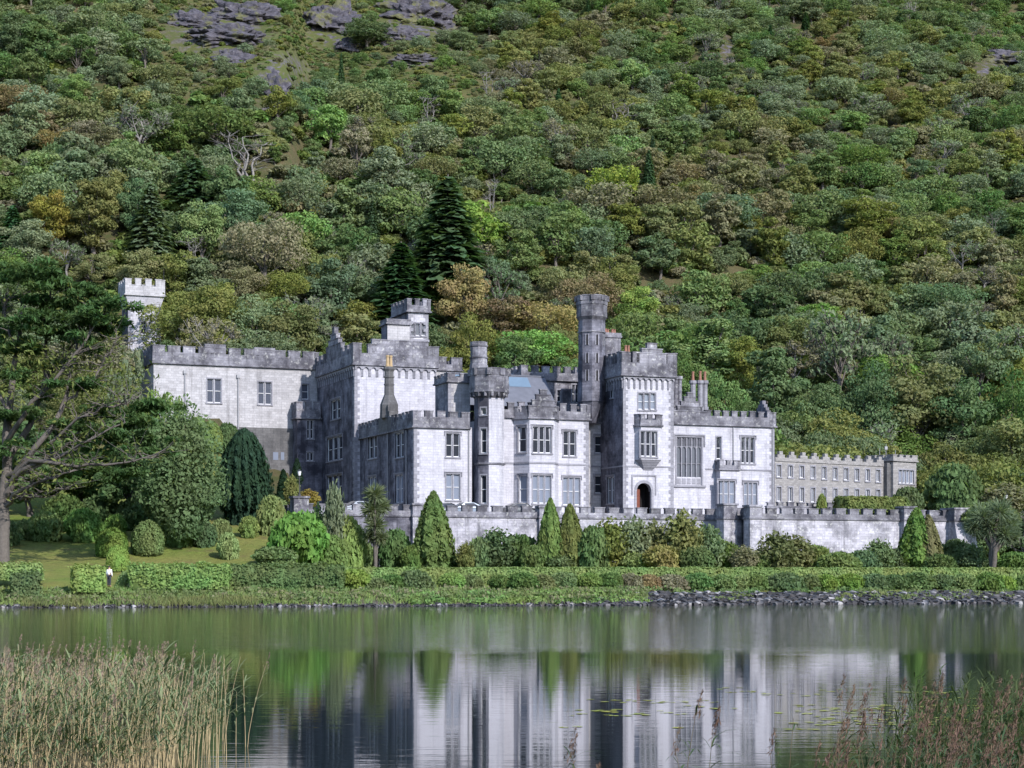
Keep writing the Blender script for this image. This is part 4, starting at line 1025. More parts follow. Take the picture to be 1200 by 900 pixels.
def shape_ball(n=2200, size=.1):
    """closely clipped round shrub of unit radius"""
    d = sphere_pts(n); d = d[d[:, 2] > -.55]; m = len(d)
    bump = 1 + .05 * np.sin(d[:, 0] * 7 + 1) * np.sin(d[:, 1] * 6) + .03 * rng.normal(size=m)
    P = d * np.array([1, 1, .88]) * (bump * (1 - .12 * rng.random(m) ** 2))[:, None] + np.array([0, 0, .52])
    return cards(P, d + rng.normal(size=(m, 3)) * .5 + np.array([0, 0, .2]), size * (.6 + .8 * rng.random(m)), 1.5)

CROWN = {}; WOOD = {}
def crown_mesh(shape, var, leaf):
    key = (shape, var, leaf)
    if key not in CROWN:
        base = (shape, var)
        if base not in WOOD:
            st = np.random.get_state()
            if shape == 'fir': c, t = crown_fir()
            elif shape == 'cedar': c, t = crown_fir(3600, .38, 3.9, .1, 10, .45)
            elif shape == 'cone': c, t = crown_cone()
            elif shape == 'twiggy': c, t = crown_twiggy()
            elif shape == 'bare': c, t = None, crown_bare()
            elif shape == 'bush': c, t = shape_dome(), None
            elif shape == 'ball': c, t = shape_ball(), None
            elif var >= 10: c, t = crown_broad(shape, 9500, .205)
            else: c, t = crown_broad(shape)
            WOOD[base] = (c, t, {})
        c = WOOD[base][0]
        CROWN[key] = mesh_quads('crown', c[0], c[1], [LM[leaf]]) if c is not None else None
    return CROWN[key]
def wood_mesh(shape, var, bark='bark'):
    crown_mesh(shape, var, 'mid'); _, t, cache = WOOD[(shape, var)]
    if t is None: return None
    if bark not in cache: cache[bark] = mesh_quads('trunk', t[0], t[1], [M[bark]], smooth=np.ones(len(t[1]), bool))
    return cache[bark]

def plant(name, x, y, z, shape, var, leaf, sc, label, cat, group=None, bark='bark', rz=None):
    """a tree or bush: an Empty at its foot with trunk and crown as parts (a bush is its one leafy mesh)"""
    rz = rng.random() * 6.28 if rz is None else rz
    cm, wm = crown_mesh(shape, var, leaf), wood_mesh(shape, var, bark)
    if wm is None:
        o = link(name, cm); o.location = (x, y, z)
    else:
        o = empty(name, (x, y, z))
        if cm is not None: link('crown', cm, o)
        link('trunk', wm, o)
    o.rotation_euler = (0, 0, rz); o.scale = sc if not np.isscalar(sc) else (sc, sc, sc)
    return tag(o, label, cat, group)
# ------------------------------------------------------------------ wooded hillside
NOUN = {'olive': 'olive green', 'mid': 'mid green', 'deep': 'deep green', 'bright': 'fresh green', 'rust': 'rust tinged', 'gold': 'golden orange', 'sage': 'grey green',
        'fir': 'dark green', 'brown': 'brownish', 'teal': 'blue green', 'lime': 'yellow green'}
SHN = {'round': 'rounded tree', 'wide': 'spreading tree', 'tall': 'narrow tree', 'open': 'loose tree', 'skirt': 'bushy tree', 'fir': 'pointed conifer', 'cedar': 'layered cedar', 'bare': 'bare leafless tree', 'twiggy': 'pale limbed tree'}
CATN = {'fir': 'conifer', 'cedar': 'cedar', 'bare': 'dead tree', 'twiggy': 'tree'}
def place_words(px, py):
    marks = [(115, 'above the big pine'), (200, 'by the hillside tower'), (290, 'over the side wing, left'), (365, 'over the side wing, right'), (440, 'behind the corner tower'), (510, 'behind the lookout turret'),
             (585, 'behind the octagonal turret'), (670, 'above the slate roof'), (725, 'behind the stair turret'), (790, 'behind the entrance tower'), (850, 'above the gallery chimneys'), (908, 'above the gallery end'),
             (975, 'above the annexe'), (1040, 'over the annexe end'), (1095, 'beyond the pavilion')]
    w = next((t for q, t in marks if px < q), 'at the far right')
    return w
def band(py): return 'low on the slope' if py > 330 else 'just up the slope' if py > 265 else 'half way up the slope' if py > 190 else 'high on the slope'
hill_items = []                                       # (px, py, x, y, z, shape, leaf, scale, bark)
def hero(px, ytop, ybase, shape, leaf, wpx, bark='bark', dist=None, sink=0.0):
    if dist is None: x, y, z = ground_hit(px, ybase)
    else: x, y, z = at(px, dist)
    h = (ybase - ytop) / FPX * y; wm = wpx / FPX * y
    base_w = {'round': 7.6, 'wide': 10.4, 'tall': 5.9, 'open': 9.0, 'skirt': 9.6, 'fir': 3.1, 'cedar': 6.2, 'bare': 5.0, 'twiggy': 9.0}[shape]
    base_h = {'round': 10.2, 'wide': 9.2, 'tall': 10.6, 'open': 9.6, 'skirt': 8.6, 'fir': 10, 'cedar': 10, 'bare': 9, 'twiggy': 9.6}[shape]
    hill_items.append((px, ytop + (ybase - ytop) * .3, x, y, z - sink, shape, leaf, (wm / base_w, wm / base_w, h / base_h), bark, True))
HEROES = [
    (470, 280, 396, 'fir', 'fir', 86), (525, 200, 350, 'fir', 'fir', 104), (177, 212, 318, 'fir', 'teal', 62), (228, 182, 248, 'cedar', 'fir', 86),
    (238, 232, 318, 'round', 'bright', 62), (160, 205, 290, 'round', 'teal', 52), (275, 215, 300, 'round', 'teal', 78), (60, 222, 300, 'round', 'gold', 60), (108, 200, 305, 'tall', 'olive', 66),
    (310, 243, 350, 'wide', 'brown', 110), (360, 270, 372, 'round', 'olive', 76), (385, 300, 400, 'round', 'teal', 86), (285, 308, 375, 'round', 'brown', 60), (300, 345, 405, 'skirt', 'olive', 70),
    (330, 352, 412, 'skirt', 'bright', 54), (235, 300, 380, 'tall', 'sage', 64), (240, 350, 412, 'skirt', 'mid', 66), (205, 290, 372, 'round', 'olive', 66),
    (545, 303, 402, 'round', 'gold', 66), (590, 345, 412, 'round', 'rust', 74), (640, 345, 420, 'wide', 'gold', 96), (622, 384, 448, 'wide', 'bright', 104), (585, 308, 380, 'twiggy', 'teal', 62), (690, 318, 388, 'wide', 'rust', 80),
    (745, 332, 402, 'round', 'lime', 60), (745, 362, 412, 'skirt', 'bright', 52), (722, 300, 372, 'round', 'olive', 62),
    (832, 368, 470, 'tall', 'bright', 86), (865, 390, 480, 'round', 'olive', 70), (905, 402, 520, 'tall', 'deep', 80), (955, 352, 405, 'round', 'bright', 62), (925, 365, 440, 'round', 'olive', 64),
    (985, 360, 480, 'twiggy', 'sage', 96), (1040, 385, 470, 'twiggy', 'sage', 70), (1075, 410, 545, 'round', 'olive', 110), (1020, 430, 540, 'skirt', 'deep', 90), (965, 450, 545, 'skirt', 'deep', 80), (940, 470, 548, 'skirt', 'mid', 60),
    (1110, 325, 392, 'wide', 'teal', 92), (1150, 380, 480, 'open', 'sage', 90), (1125, 440, 560, 'round', 'deep', 90), (1180, 440, 560, 'skirt', 'deep', 90), (1110, 500, 560, 'twiggy', 'sage', 60), (1160, 500, 590, 'skirt', 'mid', 90),
    (875, 470, 540, 'skirt', 'deep', 70), (845, 440, 520, 'skirt', 'bright', 60), (1020, 228, 296, 'round', 'olive', 78), (1085, 246, 296, 'round', 'olive', 56), (845, 225, 278, 'wide', 'teal', 92), (1045, 252, 292, 'round', 'gold', 44),
    (290, 165, 216, 'bare', 'mid', 62, 'bark_pale'), (727, 122, 158, 'bare', 'mid', 36, 'bark_pale'), (576, 214, 262, 'bare', 'mid', 14, 'bark_pale'), (915, 195, 232, 'bare', 'mid', 14, 'bark'), (1160, 258, 300, 'bare', 'mid', 24, 'bark'),
    (400, 60, 110, 'fir', 'fir', 10), (210, 150, 178, 'bare', 'mid', 8, 'bark_pale'), (140, 65, 110, 'round', 'sage', 32), (85, 85, 130, 'round', 'bright', 46), (110, 30, 70, 'round', 'deep', 60), (20, 10, 80, 'tall', 'deep', 46), (70, 150, 190, 'wide', 'rust', 60),
    (120, 145, 195, 'round', 'brown', 60), (180, 120, 170, 'round', 'mid', 60), (225, 122, 158, 'wide', 'deep', 70), (20, 95, 150, 'wide', 'rust', 70), (430, 20, 60, 'round', 'deep', 60), (540, 32, 62, 'round', 'sage', 32),
    (650, 380, 430, 'skirt', 'olive', 50), (140, 380, 425, 'skirt', 'sage', 46), (172, 388, 430, 'skirt', 'olive', 46), (195, 372, 420, 'skirt', 'mid', 50), (118, 360, 420, 'round', 'olive', 50), (30, 255, 330, 'round', 'sage', 70), (15, 240, 300, 'fir', 'fir', 40), (335, 402, 418, 'skirt', 'mid', 40),
    (450, 395, 440, 'skirt', 'deep', 60), (500, 380, 440, 'skirt', 'deep', 60), (555, 370, 445, 'skirt', 'olive', 60), (800, 410, 480, 'skirt', 'deep', 60),
]
for h_ in HEROES: hero(*h_, dist=(240 if h_[1] in (380, 388, 372, 360) and h_[0] < 200 else None))
PALETTE = [('olive', .25), ('mid', .20), ('deep', .11), ('sage', .18), ('rust', .045), ('brown', .08), ('bright', .03), ('teal', .035), ('lime', .01)]
def pick_leaf(px, py, x, y):
    u = vnoise(np.array([px]), np.array([py]), 110, 2)[0]; v_ = vnoise(np.array([px + 500]), np.array([py]), 75, 2)[0]
    w_ = dict(PALETTE)
    if u > .55: w_['brown'] *= 2.6; w_['rust'] *= 2.4; w_['olive'] *= 1.3
    if u < .45: w_['deep'] *= 1.8; w_['mid'] *= 1.8; w_['rust'] *= .3; w_['brown'] *= .4
    if v_ > .56: w_['sage'] *= 2.0
    if py < 140: w_['bright'] *= .4; w_['rust'] *= .5; w_['deep'] *= 1.3
    if px > 880 and py > 300: w_['rust'] *= .4; w_['deep'] *= 1.8; w_['olive'] *= 1.4
    if 520 < px < 760 and py > 270: w_['rust'] *= 2.2; w_['brown'] *= 1.5; w_['sage'] *= 1.6
    k_ = ['deep', 'teal', 'mid', 'bright', 'sage', 'olive', 'lime', 'brown', 'rust']; p_ = np.cumsum([w_[q] for q in k_]); p_ /= p_[-1]
    fld = vnoise(np.array([px * .9 + 900]), np.array([py * 1.7 + px * .35]), 85, 3)[0]; r = np.clip((fld - .5) * 2.6 + .5, 0, 1) * .62 + rng.random() * .38
    return k_[min(int(np.searchsorted(p_, r)), len(k_) - 1)]
def hill_back(px):
    return np.interp(px, [-80, 0, 100, 120, 200, 215, 350, 380, 540, 700, 900, 1100, 1128, 1300], [196, 200, 214, 266, 268, 238, 240, 238, 236, 238, 238, 256, 218, 212])
pts = []; cell = {}
def ok_(x, y, r):
    cx, cy = int(x // 6), int(y // 6)
    for i in range(cx - 2, cx + 3):
        for j in range(cy - 2, cy + 3):
            for (qx, qy, qr) in cell.get((i, j), ()):
                if (qx - x) ** 2 + (qy - y) ** 2 < (0.5 * (r + qr)) ** 2: return False
    return True
def put(x, y, r): cell.setdefault((int(x // 6), int(y // 6)), []).append((x, y, r))
for it in hill_items: put(it[2], it[3], 6.5 if it[5] in ('fir', 'cedar') else 4.6)
for it in [q for q in hill_items if q[5] in ('fir', 'cedar')]:
    for s_ in (2.5, 5.0): put(it[2] * (1 - s_ / it[3]), it[3] - s_, 5.0)
N_TRY = 46000
_y = 196 + (575 - 196) * rng.random(N_TRY) ** .8; _px = -330 + 1880 * rng.random(N_TRY); _x = (_px - CX) / FPX * _y; _z = ground(_x, _y)
_py = HY - (_z - CZ) / _y * FPX; _hm = heath_mask(_x, _y, _z); _rm = rock_mask(_x, _y, _z); _hb = hill_back(_px)
for y, px, x, z, py, hm, rm, hb in zip(_y, _px, _x, _z, _py, _hm, _rm, _hb):
    if y < hb: continue
    f = np.clip((y - 230) / 220, 0, 1); r = 5.1 - 1.5 * f
    if rng.random() < hm * .93 or rm > .45: continue
    if not ok_(x, y, r): continue
    put(x, y, r)
    leaf = pick_leaf(px, py, x, y)
    u = rng.random()
    shape = 'round' if u < .33 else 'wide' if u < .55 else 'tall' if u < .66 else 'skirt' if u < .83 else 'open' if u < .915 else 'twiggy' if u < .98 else 'fir' if u < .993 else 'bare'
    if shape == 'fir': leaf = 'fir'
    if shape == 'twiggy' and leaf not in ('sage', 'teal', 'brown'): leaf = ('sage', 'brown')[int(rng.integers(2))]
    H = (9.2 - 3.8 * f) * (.52 + .85 * rng.random() ** 1.25) * (1.35 if px > 820 and y < 268 else 1.0); s = H / 10
    if hm > .3: s *= .5; shape = 'skirt'
    wd = s * (1.0 + .35 * f) * (.9 + .25 * rng.random())
    hill_items.append((px, py - H * .7 / y * FPX, x, y, z - .3, shape, leaf, (wd, wd, s), 'bark_pale' if shape in ('bare', 'twiggy') else 'bark', False))
# the largest in the picture stand as trees of their own; the rest of the wood is one mass
def vis(i): return -20 < i[0] < 1220 and i[1] > -12
def blocked(i):                                       # crowns wholly behind the castle roofs
    px, top = i[0], HY - (i[4] + 10 * i[7][2] - CZ) / i[3] * FPX
    roof = np.interp(px, [120, 185, 200, 365, 368, 450, 455, 505, 510, 545, 600, 675, 680, 712, 715, 790, 800, 905, 908, 1080, 1085], [640, 640, 412, 414, 400, 400, 352, 352, 420, 440, 440, 435, 350, 350, 405, 405, 470, 485, 535, 540, 640])
    return top > roof - 6
cand = sorted([i for i in hill_items if vis(i) and not blocked(i)], key=lambda i: (not i[9], i[3]))
single = cand[:300]; ids = {id(i) for i in single}
rest = [i for i in hill_items if id(i) not in ids]
lab = {}
for i in single:
    key = f"{NOUN[i[6]]} {SHN[i[5]]}" if i[5] not in ('bare',) else SHN['bare']
    key = f"{key} {band(i[1])} {place_words(i[0], i[1])}"
    lab.setdefault(key, []).append(i)
ORD = ['leftmost', 'second', 'third', 'fourth', 'fifth', 'sixth', 'seventh']
named = {}
for key, its in lab.items():
    its.sort(key=lambda q: q[0])
    for j, q in enumerate(its):
        named[id(q)] = key if len(its) == 1 else (f"{'left hand' if j == 0 else 'right hand'} {key}" if len(its) == 2 else f"{ORD[min(j, 6)]} {key}")
NAMES = {'fir': 'conifer_tree', 'cedar': 'cedar_tree', 'bare': 'dead_tree'}
for i in single:
    plant(NAMES.get(i[5], 'hillside_tree'), i[2], i[3], i[4], i[5], (10 + int(rng.integers(2))) if (i[3] < 275 or i[9]) and i[5] in ('round', 'wide', 'tall', 'open', 'skirt') else int(rng.integers(4 if i[5] not in ('bare', 'fir', 'cedar') else 2)), i[6], i[7], named[id(i)], CATN.get(i[5], 'tree'),
          'bare dead trees on the hillside' if i[5] == 'bare' else 'conifers on the wooded hillside' if i[5] in ('fir', 'cedar') else 'broadleaf trees on the wooded hillside', i[8])

# the rest: one object that sets its trees out with geometry nodes
lib = bpy.data.collections.new('woodland_library'); lib_idx = {}
def lib_id(shape, leaf, var, bark):
    key = (shape, leaf, var, bark)
    if key not in lib_idx:
        c, t, _ = (crown_mesh(shape, var, leaf), WOOD[(shape, var)])[1]
        parts = [q for q in (c, t) if q is not None]; V_, Q_ = merge(parts)
        mi = np.concatenate([np.full(len(q[1]), 0 if q is c else 1) for q in parts]) if c is not None else np.ones(len(t[1]))
        me = mesh_quads('w', V_, Q_, [LM[leaf], M[bark]], mi); o = bpy.data.objects.new('tree_%03d' % len(lib_idx), me); lib.objects.link(o); lib_idx[key] = len(lib_idx)
    return lib_idx[key]
rows = []
for i in rest:
    var = int(rng.integers(3)) if i[5] not in ('bare', 'fir', 'cedar') else int(rng.integers(2))
    rows.append((i[2], i[3], i[4], lib_id(i[5], i[6], var, i[8]), rng.random() * 6.28, *i[7]))
# low undergrowth between the trees and on the open heath
_n = 12500; _y = 215 + 330 * rng.random(_n); _px = -330 + 1880 * rng.random(_n); _x = (_px - CX) / FPX * _y; _z = ground(_x, _y)
_hm = heath_mask(_x, _y, _z); _rm = rock_mask(_x, _y, _z); _hb = hill_back(_px)
_n2 = 9000; _a = 330 + 130 * rng.random(_n2); _b = 150 + 420 * rng.random(_n2); _c = (_b - CX) / FPX * _a; _d = ground(_c, _a); _k = heath_mask(_c, _a, _d) > .4
_y, _px, _x, _z = (np.concatenate([p_, q_[_k]]) for p_, q_ in ((_y, _a), (_px, _b), (_x, _c), (_z, _d))); _hm = heath_mask(_x, _y, _z); _rm = rock_mask(_x, _y, _z); _hb = hill_back(_px)
for y, px, x, z, hm, rm, hb in zip(_y, _px, _x, _z, _hm, _rm, _hb):
    if y < hb or (rm > .5 and rng.random() < .85): continue
    s = (1.1 + 1.5 * rng.random()) * (0.20 + .30 * rng.random() ** 2 if hm > .3 else 1.0)
    rows.append((x, y, z - .2, lib_id('bush', ('scrub', 'olive', 'brown', 'mid', 'needle')[int(rng.integers(5))], int(rng.integers(3)), 'bark') if False else lib_id('bush', ('scrub', 'olive', 'brown', 'mid')[int(rng.integers(4))], int(rng.integers(3)), 'bark'), rng.random() * 6.28, s, s, s * .8))
rows = np.array(rows)
me = bpy.data.meshes.new('woodland'); me.vertices.add(len(rows)); me.vertices.foreach_set('co', rows[:, :3].astype(np.float32).ravel())
for nm, typ, arr in (('kind_index', 'INT', rows[:, 3].astype(np.int32)), ('turn', 'FLOAT_VECTOR', np.stack([np.zeros(len(rows)), np.zeros(len(rows)), rows[:, 4]], 1).astype(np.float32)), ('size', 'FLOAT_VECTOR', rows[:, 5:8].astype(np.float32))):
    a_ = me.attributes.new(nm, typ, 'POINT'); a_.data.foreach_set('value' if typ == 'INT' else 'vector', arr.ravel())
wood = link('woodland', me); tag(wood, kind='stuff')
ng = bpy.data.node_groups.new('woodland', 'GeometryNodeTree')
ng.interface.new_socket('Geometry', in_out='INPUT', socket_type='NodeSocketGeometry'); ng.interface.new_socket('Geometry', in_out='OUTPUT', socket_type='NodeSocketGeometry')
gi, go = ng.nodes.new('NodeGroupInput'), ng.nodes.new('NodeGroupOutput')
ci = ng.nodes.new('GeometryNodeCollectionInfo'); ci.inputs['Collection'].default_value = lib; ci.inputs['Separate Children'].default_value = True; ci.inputs['Reset Children'].default_value = True
iop = ng.nodes.new('GeometryNodeInstanceOnPoints'); iop.inputs['Pick Instance'].default_value = True
def nattr(nm, dt):
    n_ = ng.nodes.new('GeometryNodeInputNamedAttribute'); n_.data_type = dt; n_.inputs['Name'].default_value = nm
    return next(o for o in n_.outputs if o.enabled and o.name == 'Attribute')
L_ = ng.links.new
L_(gi.outputs[0], iop.inputs['Points']); L_(ci.outputs[0], iop.inputs['Instance']); L_(nattr('kind_index', 'INT'), iop.inputs['Instance Index'])
e2r = ng.nodes.new('FunctionNodeEulerToRotation'); L_(nattr('turn', 'FLOAT_VECTOR'), e2r.inputs[0]); L_(e2r.outputs[0], iop.inputs['Rotation']); L_(nattr('size', 'FLOAT_VECTOR'), iop.inputs['Scale'])
L_(iop.outputs[0], go.inputs[0])
md_ = wood.modifiers.new('woodland', 'NODES'); md_.node_group = ng

# rock outcrops high on the slope
k = NT('hill_rock'); pos = k.n('ShaderNodeNewGeometry').outputs['Position']; nrm = k.n('ShaderNodeNewGeometry').outputs['Normal']
n2 = k.noise(pos, .9, 6, .7); n4 = k.noise(pos, .25, 4, .6)
c = k.mix(k.maprange(n2, .38, .62, 0, 1), (0.026, 0.024, 0.032), (0.075, 0.069, 0.084))
c = k.mix(k.maprange(n2, .66, .74, 0, .8), c, (0.34, 0.32, 0.34))
c = k.mix(k.maprange(n4, .52, .62, 0, .8), c, (0.085, 0.085, 0.028))
k.bsdf(c, .9, .3, n2, .8, .5); M['rock'] = k.m
def outcrop(px, py, wpx, hpx, label, seed):
    x, y, z = ground_hit(px, py); bm = bmesh.new(); bmesh.ops.create_icosphere(bm, subdivisions=5, radius=1.0)
    sx = wpx / FPX * y / 2; sz = 1.7 * hpx / FPX * y / 2
    for v in bm.verts:
        p = v.co.copy(); q = p * 1.7 + Vector((seed, seed * .3, 0)); d = mnoise.fractal(q, .9, 2.1, 6) * .42 + abs(mnoise.noise(q * 2.2)) * .25
        st = .09 * math.sin(p.z * 13 + p.x * 4 + 2 * mnoise.noise(q)) + .10 * mnoise.noise(q * 5)
        v.co = p * (1 + d + st); v.co.x *= sx; v.co.y *= sx * .45 + sz * .3; v.co.z *= sz * 1.25
        v.co.y += v.co.z * .8
    me = bpy.data.meshes.new('rock_outcrop'); bm.to_mesh(me); bm.free(); me.materials.append(M['rock'])
    o = link('rock_outcrop', me); o.location = (x, y + .5, z + .1 * sz); tag(o, label, 'rock', 'rock outcrops high on the hillside')
for a_ in ((225, 30, 56, 16, 'dark ledge of rock at the left end of the heathy clearing', 1), (287, 22, 76, 20, 'wide dark rock face near the top of the grassy clearing', 2), (262, 46, 80, 16, 'long dark rock band just below the wide rock face', 3),
           (275, 72, 46, 14, 'small dark crag low in the grassy clearing', 4), (322, 108, 30, 22, 'pale flecked crag at the foot of the grassy clearing', 5), (388, 30, 60, 26, 'purplish grey slab between the clearing and its right hand neighbour', 6),
           (412, 58, 40, 12, 'thin grey slab below the purplish one', 7), (488, 22, 88, 30, 'largest purplish grey rock slab at the top centre left', 8), (468, 46, 50, 12, 'low rock step beneath the largest slab', 9), (1178, 74, 70, 14, 'dark rock step at the upper right edge', 10),
           (485, 72, 50, 8, 'thin dark ledge among trees below the largest slab', 11)): outcrop(*a_)
# ------------------------------------------------------------------ garden on the far bank
def fine_mesh(kind, var, leaf):
    key = ('fine', kind, var, leaf)
    if key not in CROWN:
        b = ('finebase', kind, var)
        if b not in WOOD:
            if kind == 'bush': c = shape_dome(6500, .115, 16, .8, 14)
            elif kind == 'ball': c = shape_ball(5200, .085)
            elif kind == 'loose': c = shape_dome(4200, .13, 12, 1.0, 46, 1.9)
            elif kind == 'feather': c = shape_dome(22000, .062, 14, 1.0, 90, 2.9)
            elif kind == 'cone': c = crown_cone(6500, .19, 1.5, 5.0, .3, 7)[0]
            elif kind == 'column': c = crown_cone(2600, .18, .62, 5.0, .2, 5)[0]
            elif kind == 'yew': c = crown_cone(11000, .22, 2.5, 6.4, .30, 17)[0]
            WOOD[b] = c
        c = WOOD[b]; CROWN[key] = mesh_quads('crown', c[0], c[1], [LM[leaf]])
    return CROWN[key]
DIM = {'bush': (1.7, 1.02), 'ball': (2.05, 1.36), 'loose': (1.75, 1.95), 'feather': (1.75, 2.95), 'cone': (2.05, 5.0), 'column': (1.1, 5.0), 'yew': (4.6, 6.4)}
def shrub(name, px, ytop, ybase, wpx, kind, leaf, label, cat='bush', group=None, D=None, depth=.9):
    if D is None: x, y, z = ground_hit(px, ybase)
    else: y = D; x = (px - CX) / FPX * D; z = CZ + (HY - ybase) / FPX * D
    h = (ybase - ytop) / FPX * y; wm = wpx / FPX * y; bw, bh = DIM[kind]
    z = min(z, gz(x, y) + .1) if D is None else z
    o = link(name, fine_mesh(kind, int(rng.integers(3)), leaf)); o.location = (x, y, z - .05 * h)
    o.scale = (wm / bw, wm / bw * depth, h * 1.05 / bh); o.rotation_euler = (0, 0, rng.random() * 6.28 if kind not in ('x',) else 0)
    return tag(o, label, cat, group)
def hedge(name, pts, width, h, leaf, label, dens=60, size=.2, rough=.12, group=None, core=True):
    """clipped hedge following the ground along pts: leafy skin over a solid heart"""
    parts = []; mb = MB(); P = np.array(pts, float)
    for i in range(len(P) - 1):
        a, b = P[i], P[i + 1]; L = np.linalg.norm(b[:2] - a[:2]); d = (b - a) / L; n_ = np.array([d[1], -d[0], 0]); n_ /= np.linalg.norm(n_)
        for (area, typ) in ((L * width, 't'), (L * h, 'f'), (L * h, 'b')) + (((width * h, 's'),) if i == 0 else ()) + (((width * h, 'e'),) if i == len(P) - 2 else ()):
            m = int(area * dens); u = rng.random(m) * L; v = rng.random(m); base = a + d * u[:, None]
            if typ == 't': C = base + n_ * ((v - .5) * width)[:, None] + np.array([0, 0, h]); N = np.tile([0, 0, 1.], (m, 1))
            elif typ in 'fb':
                s_ = 1 if typ == 'f' else -1; bul = width / 2 * (.92 + .16 * np.sin(v * math.pi)); C = base + n_ * (s_ * bul)[:, None] + np.array([0, 0, 1.]) * (v * h)[:, None]; N = np.tile(n_ * s_, (m, 1))
            else:
                q = a if typ == 's' else b; s_ = -1 if typ == 's' else 1; C = q + n_ * ((rng.random(m) - .5) * width)[:, None] + np.array([0, 0, 1.]) * (v * h)[:, None]; N = np.tile(d * s_, (m, 1))
            off = (vnoise(C[:, 0] * 1.0 + C[:, 1] * .2, C[:, 2] * 1.0 + C[:, 1], 1.1, 3) - .5) * rough * 3 + rng.normal(size=m) * rough * .35
            C = C + N * off[:, None]; parts.append(cards(C, N + rng.normal(size=(m, 3)) * .5 + np.array([0, 0, .15]), size * (.6 + .8 * rng.random(m)), 1.5))
        if core:
            q = [a - n_ * width * .42, b - n_ * width * .42, b + n_ * width * .42, a + n_ * width * .42]; k0 = len(mb.v)
            mb.v += [tuple(p_) for p_ in q] + [tuple(p_ + np.array([0, 0, h * .93])) for p_ in q]
            for f in ((4, 5, 6, 7), (0, 1, 5, 4), (1, 2, 6, 5), (2, 3, 7, 6), (3, 0, 4, 7)): mb.f.append(tuple(k0 + j for j in f)); mb.m.append(0)
    V_, Q_ = merge(parts + ([(np.array(mb.v), np.array(mb.f))] if core else []))
    c0 = V_[0].copy(); c0[2] = P[0][2]; o = link(name, mesh_quads(name, V_ - c0, Q_, [LM[leaf]])); o.location = c0
    return tag(o, label, 'hedge', group)
def gp(px, D, dz=0.0): x, y, z = at(px, D); return (x, y, z + dz)
def bank(px, e):
    """the point e metres inland from the shore in this column"""
    D = 154.0
    for _ in range(12): D = float(shore(np.array([(px - CX) / FPX * D]))[0]) + e
    return D
LWN = 'clipped shrubs on the left lawn'
for a_ in (
    (53, 602, 634, 38, 'bush', 'shrub', 'dark leafy shrub at the back of the lawn nearest the pine trunk'),
    (98, 598, 634, 42, 'bush', 'shrub', 'large leafy shrub at the top of the lawn, second from the pine trunk'),
    (135, 604, 628, 26, 'bush', 'shrub', 'small shrub tucked in behind the two stacked lawn shrubs'),
    (131, 620, 652, 42, 'ball', 'shrub', 'rounded lawn shrub just above the little one beside the person'),
    (138, 641, 669, 28, 'ball', 'hedge', 'small clipped round shrub directly beside the person in white'),
    (173, 613, 651, 42, 'ball', 'shrub', 'large clipped ball shrub standing alone on the lawn'),
    (215, 594, 638, 52, 'bush', 'shrub', 'big loose laurel on the lawn edge under the feathery tree'),
    (259, 610, 635, 24, 'bush', 'hedge', 'upper of two joined yellow green lawn shrubs below the yew'),
    (267, 626, 655, 25, 'bush', 'hedge', 'lower of two joined yellow green lawn shrubs below the yew'),
    (292, 606, 630, 22, 'bush', 'lime', 'small pale green shrub right under the dark yew'),
    (318, 584, 628, 30, 'bush', 'hedge', 'upright light green shrub between the yew and the terrace pier'),
    (322, 642, 662, 48, 'bush', 'shrub', 'low spreading laurel above the hedge near the dry bank'),
    (373, 650, 668, 36, 'ball', 'lime', 'low pale green mound behind the hedge left of the cabbage tree'),
    (10, 612, 640, 30, 'bush', 'deep', 'dark shrub behind the pine trunk at the left edge'),
    (75, 582, 618, 46, 'bush', 'deep', 'dark evergreen clump in the shade behind the lawn shrubs, nearer the pine'),
    (118, 582, 618, 46, 'bush', 'deep', 'dark evergreen clump in the shade behind the lawn shrubs, farther from the pine'),
    (160, 585, 620, 46, 'bush', 'deep', 'dark evergreen clump above the large clipped ball shrub'),
): shrub('lawn_shrub', *a_, group=LWN)
shrub('lawn_shrub', 350, 602, 660, 66, 'bush', 'shrub', 'large glossy laurel mound below the terrace end pier', group=LWN, D=173)
shrub('lawn_shrub', 384, 628, 664, 44, 'bush', 'mid', 'broad green shrub between the laurel mound and the yellow green shrub', group=LWN, D=175)
shrub('lawn_shrub', 237, 612, 640, 30, 'bush', 'deep', 'dark shrub between the loose laurel and the joined shrubs', group=LWN)
shrub('lawn_shrub', 30, 610, 632, 30, 'bush', 'mid', 'mid green shrub just right of the pine trunk', group=LWN)
shrub('yew_tree', 286, 506, 612, 70, 'yew', 'yew', 'broad dark yew with upright shoots below the side wing', 'yew')
for (px, t_, b_, w_, lab_) in ((208, 475, 498, 8, 'slim dark cypress at the foot of the side wing wall'), (332, 551, 588, 17, 'dark narrow cypress beside the lamp on the terrace corner'), (348, 538, 566, 14, 'small dark cypress against the stair projection')):
    shrub('cypress', px, t_, b_, w_, 'column', 'yew', lab_, 'cypress', D=201 if px > 300 else 208)
for a_ in ((232, 490, 520, 26, 'ball', 'hedge', 'clipped green ball under the side wing, smallest of three'), (247, 497, 530, 28, 'ball', 'hedge', 'clipped green ball under the side wing, middle of three'), (266, 499, 535, 36, 'ball', 'laurel', 'clipped green ball under the side wing, biggest and nearest the yew')):
    shrub('clipped_ball', *a_, cat='bush', group='clipped balls under the side wing')
for a_ in ((303, 560, 612, 24, 'loose', 'sage', 'pale grassy shrub in the gap right of the yew'), (342, 560, 590, 16, 'loose', 'needle', 'straw coloured shrub at the terrace corner'), (362, 575, 592, 22, 'loose', 'gold', 'orange and yellow flowering plant on the terrace corner'), (320, 583, 600, 34, 'bush', 'hedge', 'low green hedge like shrub under the small cypresses')):
    shrub('garden_shrub', *a_, cat='bush', D=197, group='shrubs round the terrace corner')

